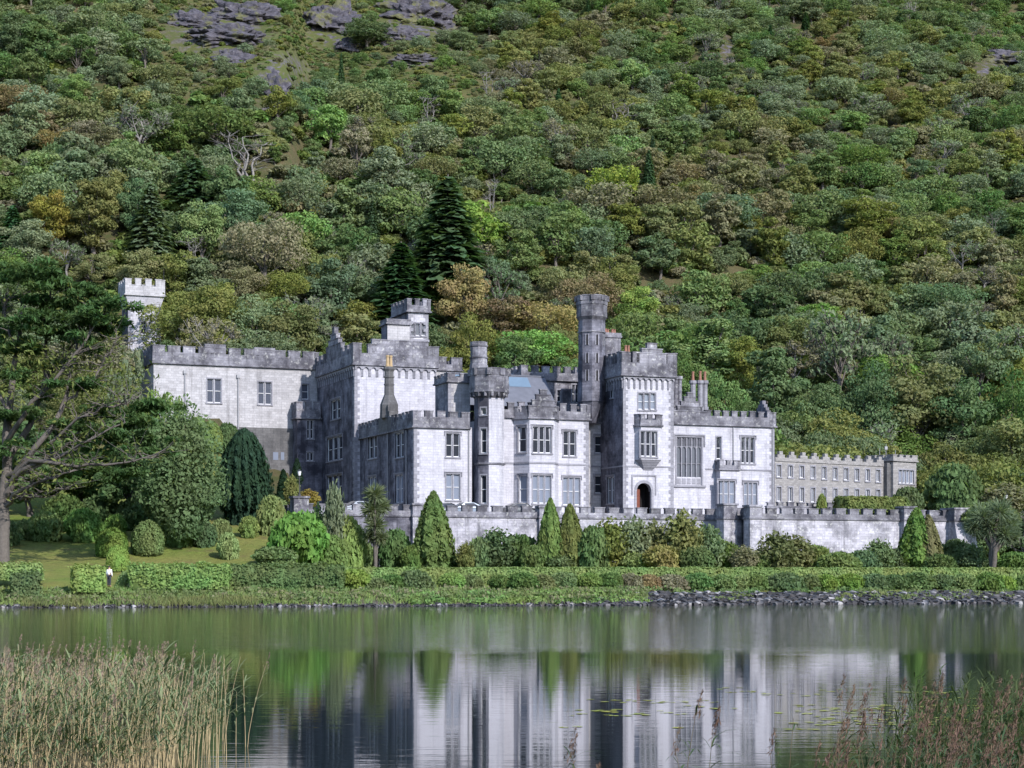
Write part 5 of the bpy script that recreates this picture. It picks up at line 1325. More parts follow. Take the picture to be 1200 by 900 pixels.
# feathery tree, slim light tree and others on the slope left of the castle
def tree_px(name, px, ytop, ybase, wpx, shape, leaf, label, bark='bark', D=None, cat='tree'):
    if D is None: x, y, z = ground_hit(px, ybase)
    else: x, y, z = at(px, D); ybase = HY - (z - CZ) / D * FPX
    h = (ybase - ytop) / FPX * y; wm = wpx / FPX * y
    bw = {'round': 7.6, 'wide': 10.4, 'tall': 5.9, 'open': 9.0, 'skirt': 9.6, 'twiggy': 9.0}[shape]; bh = {'round': 10.2, 'wide': 9.2, 'tall': 10.6, 'open': 9.6, 'skirt': 8.6, 'twiggy': 9.6}[shape]
    key = ('fineleaf', shape, leaf)
    if key not in WOOD:
        lob, tr = shape_broad(shape); WOOD[key] = (mesh_quads('crown', *lobes_cards(lob, 5200 if shape != 'open' else 2600, .26, .75), [LM[leaf]]), mesh_quads('trunk', *tr, [M[bark]], smooth=np.ones(len(tr[1]), bool)))
    c, t = WOOD[key]; o = empty(name, (x, y, z - .1)); link('crown', c, o); link('trunk', t, o); o.scale = (wm / bw, wm / bw, h / bh); o.rotation_euler = (0, 0, rng.random() * 6.28)
    return tag(o, label, cat)
shrub('feathery_tree', 212, 490, 642, 88, 'feather', 'laurel', 'tall feathery mid green tree between the pine and the yew', 'tree')
tree_px('slender_tree', 152, 402, 600, 62, 'open', 'sage', 'thin pale leaved tree in front of the hillside tower', 'bark_pale', 196)
tree_px('slender_tree', 190, 440, 600, 62, 'open', 'mid', 'light green wispy tree over the left end of the side wing', 'bark_pale', 193)
tree_px('evergreen_tree', 150, 470, 610, 84, 'tall', 'deep', 'dark spreading evergreen under the right side of the pine', 'bark', 184)
tree_px('evergreen_tree', 95, 495, 610, 90, 'tall', 'pine', 'dark evergreen mass behind the lower pine limbs', 'bark', 186)
tree_px('evergreen_tree', 35, 480, 615, 90, 'tall', 'deep', 'shaded evergreen directly behind the pine trunk', 'bark', 188)
tree_px('shore_tree', -40, 480, 640, 120, 'round', 'deep', 'leafy tree partly cut off by the left edge of the view', 'bark', 182)

# the big pine: leaning limbs and flat pads of needles
def pine():
    D0 = 162.0; x0, y0, z0_ = at(3, D0); root = empty('pine_tree', (x0, y0, z0_)); tag(root, 'huge old pine with bare grey limbs and dark needle pads at the left edge', 'pine')
    def W(cx, cy, dy=0.0): p = px_at(cx / 2.045, 280 + cy / 2.045, D0 + dy); return np.array([p.x - x0, p.y - y0, p.z - z0_])
    tr = []
    def limb(pts, r0, r1, n=12, amp=.12):
        P = np.array([W(*p) for p in pts]); t = np.linspace(0, len(P) - 1, n); i = np.minimum(t.astype(int), len(P) - 2); f = (t - i)[:, None]
        Q_ = P[i] * (1 - f) + P[i + 1] * f; Q_[1:-1] += rng.normal(size=(n - 2, 3)) * amp; tr.append(tube_q(Q_, np.linspace(r0, r1, n), 7)); return Q_
    twigs = []
    trunk = limb([(6, 790, 0), (8, 700, 0), (12, 600, 0), (18, 500, .5), (20, 420, 1), (30, 330, 1.5), (42, 240, 1), (60, 160, 0)], .62, .13, 18, .06)
    big = [([(10, 620, 0), (50, 540, -1), (100, 490, -2), (160, 380, -1), (175, 300, 0), (190, 200, 0)], .36, .08), ([(14, 540, 0), (60, 470, 1), (95, 400, 2), (108, 300, 2), (118, 200, 1), (120, 120, 1)], .34, .07),
           ([(12, 640, 0), (60, 600, -2), (110, 575, -3), (165, 560, -4)], .24, .06), ([(12, 600, 0), (70, 545, -2), (140, 520, -3), (210, 490, -4), (300, 440, -4)], .26, .05), ([(14, 570, 0), (90, 530, -3), (200, 545, -4), (300, 540, -5), (365, 525, -5)], .22, .04),
           ([(20, 480, 0), (70, 400, -2), (140, 330, -2), (210, 240, -2), (250, 180, -2)], .24, .06), ([(12, 600, 0), (40, 560, 2), (110, 540, 4), (180, 470, 5), (240, 400, 5), (300, 360, 4)], .22, .05), ([(22, 420, 0), (-30, 330, 1), (-50, 250, 2)], .2, .07), ([(40, 260, 0), (10, 190, 1), (15, 130, 1)], .14, .05),
           ([(100, 350, 2), (160, 280, 3), (210, 160, 2)], .16, .05), ([(150, 400, -1), (230, 330, -1), (280, 240, -1)], .16, .05), ([(14, 610, 0), (80, 620, -2), (150, 600, -3)], .16, .05), ([(120, 490, -2), (200, 420, -3), (280, 400, -3), (330, 380, -3)], .14, .04)]
    for pts, a_, b_ in big:
        q = limb(pts, a_, b_)
        for j in range(26):
            i = 3 + int(rng.integers(len(q) - 3)); d = sphere_pts(1)[0]; d[2] = abs(d[2]) * .6 + .1; L = .7 + 1.9 * rng.random()
            e_ = q[i] + d * L; tr.append(tube_q(wander(q[i], e_, 4, .1), np.linspace(.055, .02, 4), 4)); twigs.append(e_)
            e2 = e_ + (d + sphere_pts(1)[0] * .8) * .6 * L; tr.append(tube_q(wander(q[i] + d * L * .6, e2, 3, .06), [.03, .022, .014], 3)); twigs.append(e2)
    V_, Q_ = merge(tr); link('trunk', mesh_quads('trunk', V_, Q_, [M['bark_pale'] if False else M['bark']], smooth=np.ones(len(Q_), bool)), root)
    pads = [(60, 78, 75, 26), (130, 98, 70, 30), (195, 128, 68, 32), (245, 168, 60, 34), (272, 200, 40, 30), (205, 188, 70, 38), (215, 250, 62, 24), (150, 160, 60, 26), (15, 150, 42, 24), (95, 140, 55, 24), (40, 200, 60, 22), (255, 215, 45, 28), (165, 215, 55, 20), (110, 185, 50, 22), (-20, 220, 50, 28), (-40, 300, 60, 30), (120, 300, 60, 24), (70, 262, 60, 22), (185, 352, 62, 22), (35, 330, 50, 20), (90, 380, 50, 18), (235, 130, 45, 22), (20, 90, 45, 22), (100, 225, 50, 18), (10, 255, 50, 20),
            (300, 400, 70, 34), (340, 440, 62, 26), (260, 470, 70, 28), (205, 515, 70, 22), (330, 508, 60, 26), (285, 560, 66, 28), (165, 450, 60, 22), (60, 425, 60, 20), (350, 480, 50, 24), (230, 420, 55, 22), (-10, 420, 60, 24), (-30, 500, 70, 30), (380, 400, 44, 24), (150, 560, 40, 14)]
    C = []
    for (cx, cy, rx, ry) in pads:
        ry *= .85; n = int(rx * ry * .40); dy = rng.normal() * 1.6; sx = rx / 2.045 / FPX * D0; sz = ry / 2.045 / FPX * D0; c = W(cx, cy, dy)
        sub = [c + np.array([rng.normal() * sx * .5, rng.normal() * sx * .5, rng.normal() * sz * .35]) for _ in range(7)]
        for s_ in sub: d = sphere_pts(n // 5 + 4); C.append(s_ + d * np.array([sx * .48, sx * .5, sz * .42]) * (rng.random((len(d), 1)) ** .4))
    C = np.concatenate(C); N = rng.normal(size=C.shape) * .7 + np.array([0, 0, .9]); UP = rng.normal(size=C.shape) * .5 + np.array([0, 0, .5])
    V_, Q_ = cards(C, N, .17 * (.6 + .8 * rng.random(len(C))), 3.4, UP); link('crown', mesh_quads('crown', V_, Q_, [LM['pine']]), root)
    mid = [(100, 250, 75, 40), (60, 300, 60, 36), (200, 310, 66, 32), (160, 390, 70, 34), (250, 330, 60, 34), (110, 340, 50, 34), (40, 370, 50, 30), (220, 380, 50, 26), (130, 290, 50, 28), (280, 300, 40, 24), (310, 345, 60, 40)]
    C = np.array(twigs + [t_ + rng.normal(size=3) * .3 for t_ in twigs for _ in range(2)])
    for (cx, cy, rx, ry) in mid:
        n = int(rx * ry * .055); c = W(cx, cy, rng.normal() * 2); sx = rx / 2.045 / FPX * D0; sz = ry / 2.045 / FPX * D0
        C = np.concatenate([C, c + rng.normal(size=(n, 3)) * np.array([sx, sx, sz]) * .6])
    N = rng.normal(size=C.shape) * .7 + np.array([0, 0, .8]); V_, Q_ = cards(C, N, .16 * (.6 + .8 * rng.random(len(C))), 3.2)
    o = link('thin_foliage', mesh_quads('thin_foliage', V_, Q_, [LM['needle']]), root); o['label'] = 'sparser yellowish needles on the middle limbs'
pine()

# conifers and cabbage trees in front of the terrace wall
for (px, t_, b_, w_, leaf, lab_) in ((508, 579, 668, 46, 'thuja', 'broad green cone conifer standing alone in front of the terrace wall corner'), (645, 587, 668, 30, 'thuja', 'left one of a close pair of green cone conifers by the terrace wall'), (668, 593, 668, 32, 'scrub', 'right one of a close pair of green cone conifers, slightly shorter'),
        (1074, 598, 672, 44, 'thuja', 'green cone conifer beside the right hand wall pier, tawny on one side')):
    shrub('cone_conifer', px, t_, b_, w_, 'cone', leaf, lab_, 'conifer', 'cone conifers before the terrace wall', D=182 if px < 1000 else 187)
shrub('cone_conifer', 1088, 606, 672, 32, 'cone', 'needle', 'thin tawny conifer half merged with the green cone by the right pier', 'conifer', 'cone conifers before the terrace wall', D=186.5)
def cabbage(px, ytop, ybase, D, heads, label, leaf='sage', trunk_px=4):
    x, y = (px - CX) / FPX * D, D; z = CZ + (HY - ybase) / FPX * D; root = empty('cabbage_tree', (x, y, z)); tag(root, label, 'palm'); s = D / FPX
    cr, tr = [], []
    for (hx, hy, r) in heads:
        c = np.array([(hx - px) * s, rng.normal() * .3, (ybase - hy) * s]); R_ = r * s; n = 420
        d = sphere_pts(n); d[:, 2] = d[:, 2] * .8 + .1; d = unit(d); C = c + d * R_ * (.3 + .5 * rng.random((n, 1))); N = np.cross(d, rng.normal(size=(n, 3))); cr.append(cards(C, N, np.full(n, .06 + .02), R_ * .85 / .08, d))
        tr.append(tube_q(np.concatenate([wander((0, 0, -.3), (c[0] * .12, c[1], c[2] * .55), 4, .04), wander((c[0] * .3, c[1], c[2] * .72), c, 3, .03)]), np.linspace(trunk_px * s * .5, trunk_px * s * .25, 7), 6))
    link('crown', mesh_quads('crown', *merge(cr), [LM[leaf]]), root); link('trunk', mesh_quads('trunk', *merge(tr), [M['bark']]), root)
cabbage(440, 565, 668, 180, [(440, 580, 15), (436, 598, 15), (446, 594, 14), (440, 615, 15), (434, 628, 11), (446, 630, 11)], 'shaggy cabbage tree with several leaf heads left of the broad cone conifer')
cabbage(1163, 588, 672, 184, [(1150, 606, 20), (1170, 600, 20), (1183, 614, 18), (1160, 618, 20), (1142, 618, 15), (1175, 626, 16), (1186, 628, 12)], 'wide headed cabbage tree on a thick trunk at the right edge', 'sage', 7)

# shrubs along the foot of the terrace wall (columns and rows as in the photograph, 180 m away)
FOOT = [(392, 576, 668, 26, 'loose', 'sage', 'grey green willowy shrub left of the cabbage tree'), (407, 608, 668, 40, 'bush', 'lime', 'yellow green rounded shrub at the foot of the cabbage tree'), (372, 600, 668, 30, 'loose', 'deep', 'dark shrub below the terrace end wall'), (463, 622, 668, 38, 'bush', 'deep', 'dark low shrub between cabbage tree and broad cone conifer'), (425, 636, 668, 34, 'bush', 'mid', 'low shrub under the cabbage tree'),
    (546, 638, 668, 20, 'loose', 'needle', 'pale pampas like clump right of the broad cone conifer'), (562, 632, 668, 30, 'bush', 'mid', 'low green shrub beside the pampas clump'), (583, 624, 668, 44, 'loose', 'teal', 'blue green shrub third right of the broad cone conifer'), (571, 652, 668, 30, 'ball', 'lime', 'small pale clipped mound right behind the hedge'), (610, 628, 668, 46, 'bush', 'deep', 'dark shrub left of the pair of cone conifers'), (625, 640, 668, 30, 'bush', 'mid', 'low shrub touching the left cone of the pair'),
    (695, 618, 668, 40, 'bush', 'mid', 'green shrub just right of the pair of cone conifers'), (716, 614, 668, 44, 'loose', 'olive', 'tall olive shrub left of the castle door'), (742, 612, 668, 46, 'loose', 'sage', 'tall grey green shrub below the castle door'), (765, 616, 668, 40, 'loose', 'olive', 'bushy olive shrub right of the castle door'), (775, 640, 668, 44, 'bush', 'gold', 'low shrub with orange and yellow leaves'), (745, 648, 668, 34, 'bush', 'lime', 'low light green mound left of the orange leaved shrub'), (800, 606, 668, 48, 'loose', 'needle', 'tallest tawny shrub rising over the wall string below the great window'), (828, 620, 668, 42, 'loose', 'sage', 'soft grey green shrub left of the corner piers'),
    (848, 636, 668, 40, 'bush', 'mid', 'dense green shrub in front of the corner piers'), (815, 642, 668, 40, 'bush', 'deep', 'dark low shrub beneath the tallest tawny shrub'), (872, 642, 668, 30, 'loose', 'brown', 'brownish thin shrub at the foot of the right pier'), (910, 628, 672, 46, 'loose', 'needle', 'tawny shrub against the right wall, first beyond the piers'), (932, 632, 672, 44, 'loose', 'olive', 'olive shrub against the right wall, second beyond the piers'), (955, 640, 672, 40, 'bush', 'scrub', 'low shrub against the right wall, third beyond the piers'), (983, 648, 672, 50, 'bush', 'mid', 'low wide green shrub against the middle of the right wall'), (1010, 646, 672, 40, 'bush', 'teal', 'low bluish shrub right of the middle of the right wall'), (1030, 636, 672, 38, 'loose', 'mid', 'upright leafy shrub left of the right hand cone conifer'), (1052, 644, 672, 30, 'bush', 'deep', 'dark shrub touching the right hand cone conifer'),
    (1120, 634, 672, 40, 'bush', 'mid', 'green shrub at the sloping end pier'), (1100, 650, 672, 40, 'bush', 'deep', 'low dark shrub between conifer and end pier'), (1140, 640, 672, 30, 'loose', 'sage', 'thin shrub left of the right edge cabbage tree'), (1190, 648, 672, 44, 'bush', 'laurel', 'low laurel at the far right behind the hedge'), (1166, 640, 672, 14, 'cone', 'lime', 'small variegated yellow cone under the right cabbage tree'), (535, 650, 668, 26, 'bush', 'deep', 'small dark shrub at the right foot of the broad cone conifer'), (483, 640, 668, 24, 'bush', 'mid', 'small shrub at the left foot of the broad cone conifer'), (655, 650, 668, 40, 'bush', 'mid', 'low shrub at the feet of the pair of cone conifers'), (890, 650, 672, 30, 'bush', 'mid', 'small round green bush just right of the piers')]
for i, a_ in enumerate(FOOT): shrub('border_shrub', *a_, cat='bush', group='shrubs along the foot of the terrace wall', D=181 + (i % 5) * .8 + max(0, (a_[0] - 860) * .018))
for a_ in ((1118, 546, 602, 58, 'bush', 'laurel', 'large round fresh green bush beyond the right end of the annexe', 216), (1064, 572, 604, 36, 'bush', 'deep', 'dark bush in front of the annexe pavilion', 214), (1178, 570, 600, 50, 'loose', 'brown', 'russet shrub behind the right hand lamp', 214), (963, 580, 604, 12, 'bush', 'lime', 'tiny yellow bush before the annexe windows', 207), (1160, 590, 620, 60, 'bush', 'mid', 'green bush behind the right hand cabbage tree', 206)):
    shrub('garden_bush', *a_[:7], cat='bush', D=a_[7], group='bushes round the annexe')
def hp(px, D, y): return (((px - CX) / FPX * D), D, CZ + (HY - y) / FPX * D)
hedge('clipped_hedge', [hp(985, 205, 608), hp(1012, 206, 608), hp(1056, 208, 608)], 3.0, 2.3, 'scrub', 'thick rounded clipped hedge on the terrace in front of the annexe', 60, .22, .22)

# hedges along the lake walk
eb = 15.0
hedge('clipped_hedge', [gp(p_, bank(p_, eb)) [:2] + (3.12 - 1.5,) for p_ in (398, 520, 640, 760, 880, 1000, 1120, 1240, 1420)], 1.6, 1.5, 'hedge', 'long flat topped light green hedge along the lake walk below the terrace', 70, .17, .07)
for (pa, pb_, D, yt, yb, leaf, lab_) in ((153, 268, 153, 662, 690, 'hedge', 'long trimmed hedge at the foot of the lawn right of the person'), (267, 402, 156, 663, 692, 'laurel', 'darker leafy hedge continuing right towards the cabbage tree'), (-30, 48, 153, 661, 680, 'hedge', 'trimmed dark hedge at the left edge of the lawn'), (86, 123, 149.5, 664, 694, 'hedge', 'square clipped hedge block left of the person'), (13, 46, 148.5, 672, 700, 'laurel', 'square leafy bush hedge at the water side near the left edge')):
    z0_, z1_ = hp(pa, D, yb)[2], hp(pa, D, yt)[2]
    hedge('clipped_hedge', [hp(pa, D, yb), hp((pa + pb_) / 2, D + .3, yb), hp(pb_, D + .6, yb)], 1.7, z1_ - z0_, leaf, lab_, 75, .16, .22, 'hedge pieces along the lake walk')
# loose bushes hanging over the bank in front of the hedge
row = [(193, 664, 697, 46, 'laurel'), (152, 670, 698, 30, 'hedge'), (222, 668, 694, 36, 'laurel'), (255, 680, 700, 30, 'brown'), (288, 664, 690, 36, 'laurel'), (310, 664, 688, 32, 'laurel'), (340, 665, 690, 34, 'laurel'), (368, 672, 692, 30, 'scrub'), (395, 672, 696, 24, 'teal'),
       (415, 668, 690, 40, 'hedge'), (440, 678, 700, 40, 'mid'), (485, 670, 704, 46, 'laurel'), (460, 674, 698, 36, 'laurel'), (530, 672, 690, 30, 'bright'), (552, 674, 692, 28, 'mid'), (585, 674, 690, 26, 'deep'), (612, 672, 694, 40, 'laurel'), (635, 674, 696, 30, 'scrub'), (660, 672, 694, 36, 'mid'), (690, 672, 692, 34, 'hedge'), (715, 672, 692, 30, 'laurel'), (738, 673, 694, 34, 'brown'), (760, 674, 694, 30, 'rust'),
       (786, 674, 696, 40, 'brown'), (818, 672, 696, 38, 'laurel'), (846, 674, 694, 34, 'mid'), (870, 674, 692, 28, 'hedge'), (886, 674, 694, 26, 'mid'), (920, 672, 698, 46, 'laurel'), (948, 674, 696, 30, 'mid'), (968, 674, 694, 30, 'hedge'), (996, 673, 692, 32, 'hedge'), (1024, 673, 694, 34, 'laurel'), (1048, 674, 694, 28, 'deep'), (1074, 672, 696, 42, 'laurel'), (1104, 674, 694, 34, 'mid'), (1130, 673, 694, 32, 'hedge'), (1158, 672, 698, 38, 'laurel'), (1178, 676, 702, 30, 'lime'), (1205, 674, 698, 36, 'laurel'), (992, 695, 706, 16, 'lime')]
near = [(0, 'below the lawn ball shrub'), (210, 'below the big loose laurel'), (262, 'below the yew'), (335, 'below the laurel mound'), (390, 'below the end pier'), (425, 'below the cabbage tree'), (475, 'left of the broad cone conifer'), (495, 'below the broad cone conifer'), (545, 'below the corner block'), (600, 'below the octagonal turret'), (645, 'below the bay window'), (700, 'below the pair of cones'), (750, 'below the castle door'), (800, 'below the great window'), (835, 'below the gallery range'), (880, 'below the corner piers'), (960, 'below the inner parapet'), (1050, 'below the annexe windows'), (1090, 'below the right hand conifer'), (1140, 'below the end pier of the wall'), (1190, 'below the right cabbage tree'), (1300, 'at the right edge')]
lab = {}
for r_ in row:
    nm = {'laurel': 'glossy green', 'hedge': 'light green', 'mid': 'mid green', 'deep': 'dark green', 'brown': 'brownish', 'rust': 'rust coloured', 'scrub': 'olive', 'teal': 'blue green', 'bright': 'bright green', 'lime': 'yellow green'}[r_[4]]
    key = f"{nm} bush on the lake bank {next(t for q, t in near if r_[0] < q)}"; lab.setdefault(key, []).append(r_)
for key, its in lab.items():
    its.sort()
    for j, r_ in enumerate(its):
        shrub('bank_bush', *r_[:4], 'bush', r_[4], key if len(its) == 1 else ('left ' if j == 0 else 'right ' if j == len(its) - 1 else 'middle ') + key, group='bushes along the lake bank', D=bank(r_[0], 7.4 if r_[0] != 992 else 2.2))

# stones and weeds of the shore
base = np.array([(x_, y_, z_) for x_ in (-1, 0, 1) for y_ in (-1, 0, 1) for z_ in (-1, 0, 1) if (x_, y_, z_) != (0, 0, 0)], float); bi = {tuple(v.astype(int)): i for i, v in enumerate(base)}; bq_ = []
for ax in range(3):
    for s_ in (-1, 1):
        o1, o2 = [q for q in range(3) if q != ax]
        for u in (-1, 0):
            for v in (-1, 0):
                q = []
                for (du, dv) in ((0, 0), (1, 0), (1, 1), (0, 1)):
                    p = [0, 0, 0]; p[ax] = s_; p[o1] = u + du; p[o2] = v + dv; q.append(bi[tuple(p)])
                bq_.append(q if s_ > 0 else q[::-1])
rb = unit(base) * (.75 + .25 * np.linalg.norm(base, axis=1, keepdims=True) / 1.73); bq_ = np.array(bq_)
n = 6000; pxs = rng.random(n); pxs = np.where(rng.random(n) < .72, 690 + 730 * pxs, -200 + 1600 * pxs); VV, QQ = [], []
for i in range(n):
    right = sstep(660, 760, pxs[i]); e_ = rng.random() ** 1.1 * (1.1 + 3.4 * right) - .5; D = bank(pxs[i], e_); x = (pxs[i] - CX) / FPX * D; s_ = (.11 + .24 * rng.random() ** 2) * (.75 + .5 * right)
    v = rb * (1 + rng.normal(size=rb.shape) * .16) * s_ * np.array([1.25, 1, .75]); a_ = rng.random() * 6.28; c_, q_ = math.cos(a_), math.sin(a_)
    v = np.stack([v[:, 0] * c_ - v[:, 1] * q_, v[:, 0] * q_ + v[:, 1] * c_, v[:, 2]], 1) + np.array([x, D, gz(x, D) + s_ * .25]); VV.append(v); QQ.append(bq_ + i * 26)
k = NT('shore_stone'); g_ = k.n('ShaderNodeNewGeometry'); r_ = g_.outputs['Random Per Island']
c = k.ramp(r_, [(0, (.02, .019, .021)), (.5, (.048, .046, .05)), (.85, (.105, .10, .105)), (1, (.30, .29, .30))]); c = k.mix(.5, c, k.ramp(k.noise(g_.outputs['Position'], 5, 4), [(.3, (.5, .5, .5)), (.7, (1.2, 1.2, 1.2))]), 'MULTIPLY'); k.bsdf(c, .85, .3)
tag(link('shore_stones', mesh_quads('shore_stones', np.concatenate(VV), np.concatenate(QQ), [k.m])), kind='stuff')
def blades(n, pxa, pxb, ea, eb_, h0, h1, leaf, name, wd=.05, patch=None):
    px_ = pxa + (pxb - pxa) * rng.random(n)
    if patch: px_ = px_[vnoise(px_, px_ * 0, patch, 2) > .45]
    e_ = ea + (eb_ - ea) * rng.random(len(px_)); D = 152 + .06 * (px_ - 600)
    for _ in range(4): D = shore((px_ - CX) / FPX * D) + e_
    x = (px_ - CX) / FPX * D; z = ground(x, D); h = h0 + (h1 - h0) * rng.random(len(px_)); d = unit(np.stack([rng.normal(size=len(px_)) * .35, rng.normal(size=len(px_)) * .35, np.ones(len(px_))], 1))
    C = np.stack([x, D, z], 1) + d * (h * .5)[:, None]; N = np.stack([rng.normal(size=len(px_)), rng.normal(size=len(px_)) - 1.0, np.full(len(px_), .25)], 1)
    return cards(C, N, np.full(len(px_), wd), h.mean() / wd, d)
def tufts(n, pxa, pxb, ea, eb_, s0, s1, patch=None, th=.45):
    px_ = pxa + (pxb - pxa) * rng.random(n)
    if patch: px_ = px_[vnoise(px_, px_ * 0 + 2, patch, 2) > th]
    e_ = ea + (eb_ - ea) * rng.random(len(px_)); D = 152 + .06 * (px_ - 600)
    for _ in range(4): D = shore((px_ - CX) / FPX * D) + e_
    x = (px_ - CX) / FPX * D; s_ = s0 + (s1 - s0) * rng.random(len(px_)); C = []; m = 34
    for i in range(m): C.append(np.stack([x, D, ground(x, D)], 1) + rng.normal(size=(len(x), 3)) * s_[:, None] * np.array([.55, .5, .0]) + np.array([0, 0, 1.]) * (s_ * rng.random(len(x)) * .95)[:, None])
    C = np.concatenate(C); return cards(C, rng.normal(size=C.shape) * .8 + np.array([0, -.5, .7]), np.full(len(C), .15) * (.6 + .8 * rng.random(len(C))), 1.8)
parts = [(tufts(420, -40, 760, 1.2, 5.0, .3, .7), 'scrub'), (tufts(170, -40, 1220, 3.2, 6, .3, .6), 'mid'), (tufts(120, -40, 760, .8, 6, .4, .8), 'brown'), (tufts(420, 700, 1400, .5, 5, .2, .5, 50, .47), 'scrub'), (tufts(160, 480, 760, .4, 4, .3, .6), 'bright'), (blades(9000, -40, 760, .3, 6, .3, .8, 'scrub', ''), 'hedge'), (blades(2200, -30, 300, -.3, 1.6, .5, 1.1, '', '', .05, 22), 'needle')]
cols = list(dict.fromkeys(p_[1] for p_ in parts)); V_, Q_ = merge([p_[0] for p_ in parts]); mi = np.concatenate([np.full(len(p_[0][1]), cols.index(p_[1])) for p_ in parts])
tag(link('bank_undergrowth', mesh_quads('bank_undergrowth', V_, Q_, [LM[c_] for c_ in cols], mi)), kind='stuff')

# ------------------------------------------------------------------ parked cars, lamps, the visitor
def car(px, b, label, paint, rz=0.0, length=4.1):
    a = Aat(px, b); x, y = loc2w(a, b); root = empty('parked_car', (x, y, Z0 - .15), TH + rz); tag(root, label, 'car', 'cars parked on the terrace')
    prof = [(-2.05, .35), (-2.1, .7), (-1.95, .92), (-1.0, 1.0), (-.25, 1.47), (.75, 1.5), (1.55, 1.18), (1.98, .98), (2.05, .55), (2.0, .32)]
    bm = bmesh.new(); W_ = .86; rows_ = []
    for s_ in (-1, 1):
        rows_.append([bm.verts.new((p_[0] * length / 4.1, s_ * (W_ if p_[1] < 1.05 else W_ - .16), p_[1])) for p_ in prof])
    for i in range(len(prof)):
        j = (i + 1) % len(prof); bm.faces.new((rows_[0][i], rows_[1][i], rows_[1][j], rows_[0][j]))
    bm.faces.new(rows_[0]); bm.faces.new(rows_[1][::-1]); bmesh.ops.recalc_face_normals(bm, faces=bm.faces[:]); bmesh.ops.bevel(bm, geom=bm.edges[:], offset=.06, segments=2, affect='EDGES')
    me = bpy.data.meshes.new('body'); bm.to_mesh(me); bm.free(); me.materials.append(paint); link('body', me, root)
    mb = MB()
    for s_ in (-1, 1):
        y_ = s_ * .79; q = [(-.85, y_ + s_ * .05, 1.02), (-.22, y_ - s_ * .06, 1.40), (.70, y_ - s_ * .06, 1.42), (1.40, y_ + s_ * .05, 1.06)]; mb.poly(q if s_ < 0 else q[::-1])
    mb.build('side_window', M['glass'], root)
    for (q, nm) in (([(-1.02, -.66, 1.06), (-.33, -.6, 1.46), (-.33, .6, 1.46), (-1.02, .66, 1.06)], 'windscreen'), ([(.86, -.6, 1.49), (1.58, -.66, 1.2), (1.58, .66, 1.2), (.86, .6, 1.49)], 'rear_window')):
        mb = MB(); mb.poly([(p_[0] - .04 * (1 if nm == 'windscreen' else -1), p_[1], p_[2] + .03) for p_ in q][::-1]); mb.build(nm, M['glass'], root)
    for x_ in (-1.28, 1.28):
        for s_ in (-1, 1):
            mb = MB(); mb.tube([(x_, s_ * .68, .31), (x_, s_ * .9, .31)], [.31, .31], 14, 0); mb.tube([(x_, s_ * .9, .31), (x_, s_ * .915, .31)], [.2, .18], 12, 1); mb.build('wheel', [M['rubber'], M['lead']], root)
    for s_ in (-1, 1):
        mb = MB(); mb.box(-2.13, -2.0, s_ * .62 - .16, s_ * .62 + .16, .68, .82); mb.build('headlight', M['frame'], root)
def paint(name, col):
    k = NT(name); p_ = k.bsdf(col, .3, .5, metal=.3); p_.inputs['Coat Weight'].default_value = .6; return k.m
PS, PD, PW = paint('silver_paint', (.16, .19, .24)), paint('black_paint', (.02, .022, .028)), paint('pale_silver_paint', (.24, .25, .28))
car(545, -5.5, 'silver blue hatchback parked in front of the corner block', PS); car(517, -2.6, 'dark car half hidden behind the silver one', PD, .1); car(611, -5.5, 'dark car with bright roof parked below the bay window', PD, math.pi); car(418, -4.8, 'pale silver car parked at the left end of the terrace', PW, .15)

def lamp(x, y, z, h, label):
    root = empty('street_lamp', (x, y, z)); tag(root, label, 'lamp', 'white lantern lamps on the terrace'); mb = MB()
    oct_prism(mb, 0, 0, .16, .13, 0, .25); mb.tube([(0, 0, .2), (0, 0, h - .55)], [.06, .04], 8); mb.box(-.22, .22, -.02, .02, h - .75, h - .71); mb.build('post', M['iron'], root)
    mb = MB(); oct_prism(mb, 0, 0, .12, .2, h - .55, h - .12); mb.build('lantern', M['frame'], root); mb = MB(); oct_prism(mb, 0, 0, .24, .04, h - .12, h + .06); mb.build('cap', M['iron'], root)
a = aL - .1; x, y = loc2w(a, bA); lamp(x, y, Z0 + zst + 1.9, 2.6, 'black lamp post with white lantern on the terrace end pier')
x, y = loc2w(aR + 3.5, bB + 3); zl_ = CZ + (HY - 620) / FPX * y; lamp((1179 - CX) / FPX * y, y, zl_, (620 - 579) / FPX * y, 'lamp with white lantern among shrubs at the right edge')

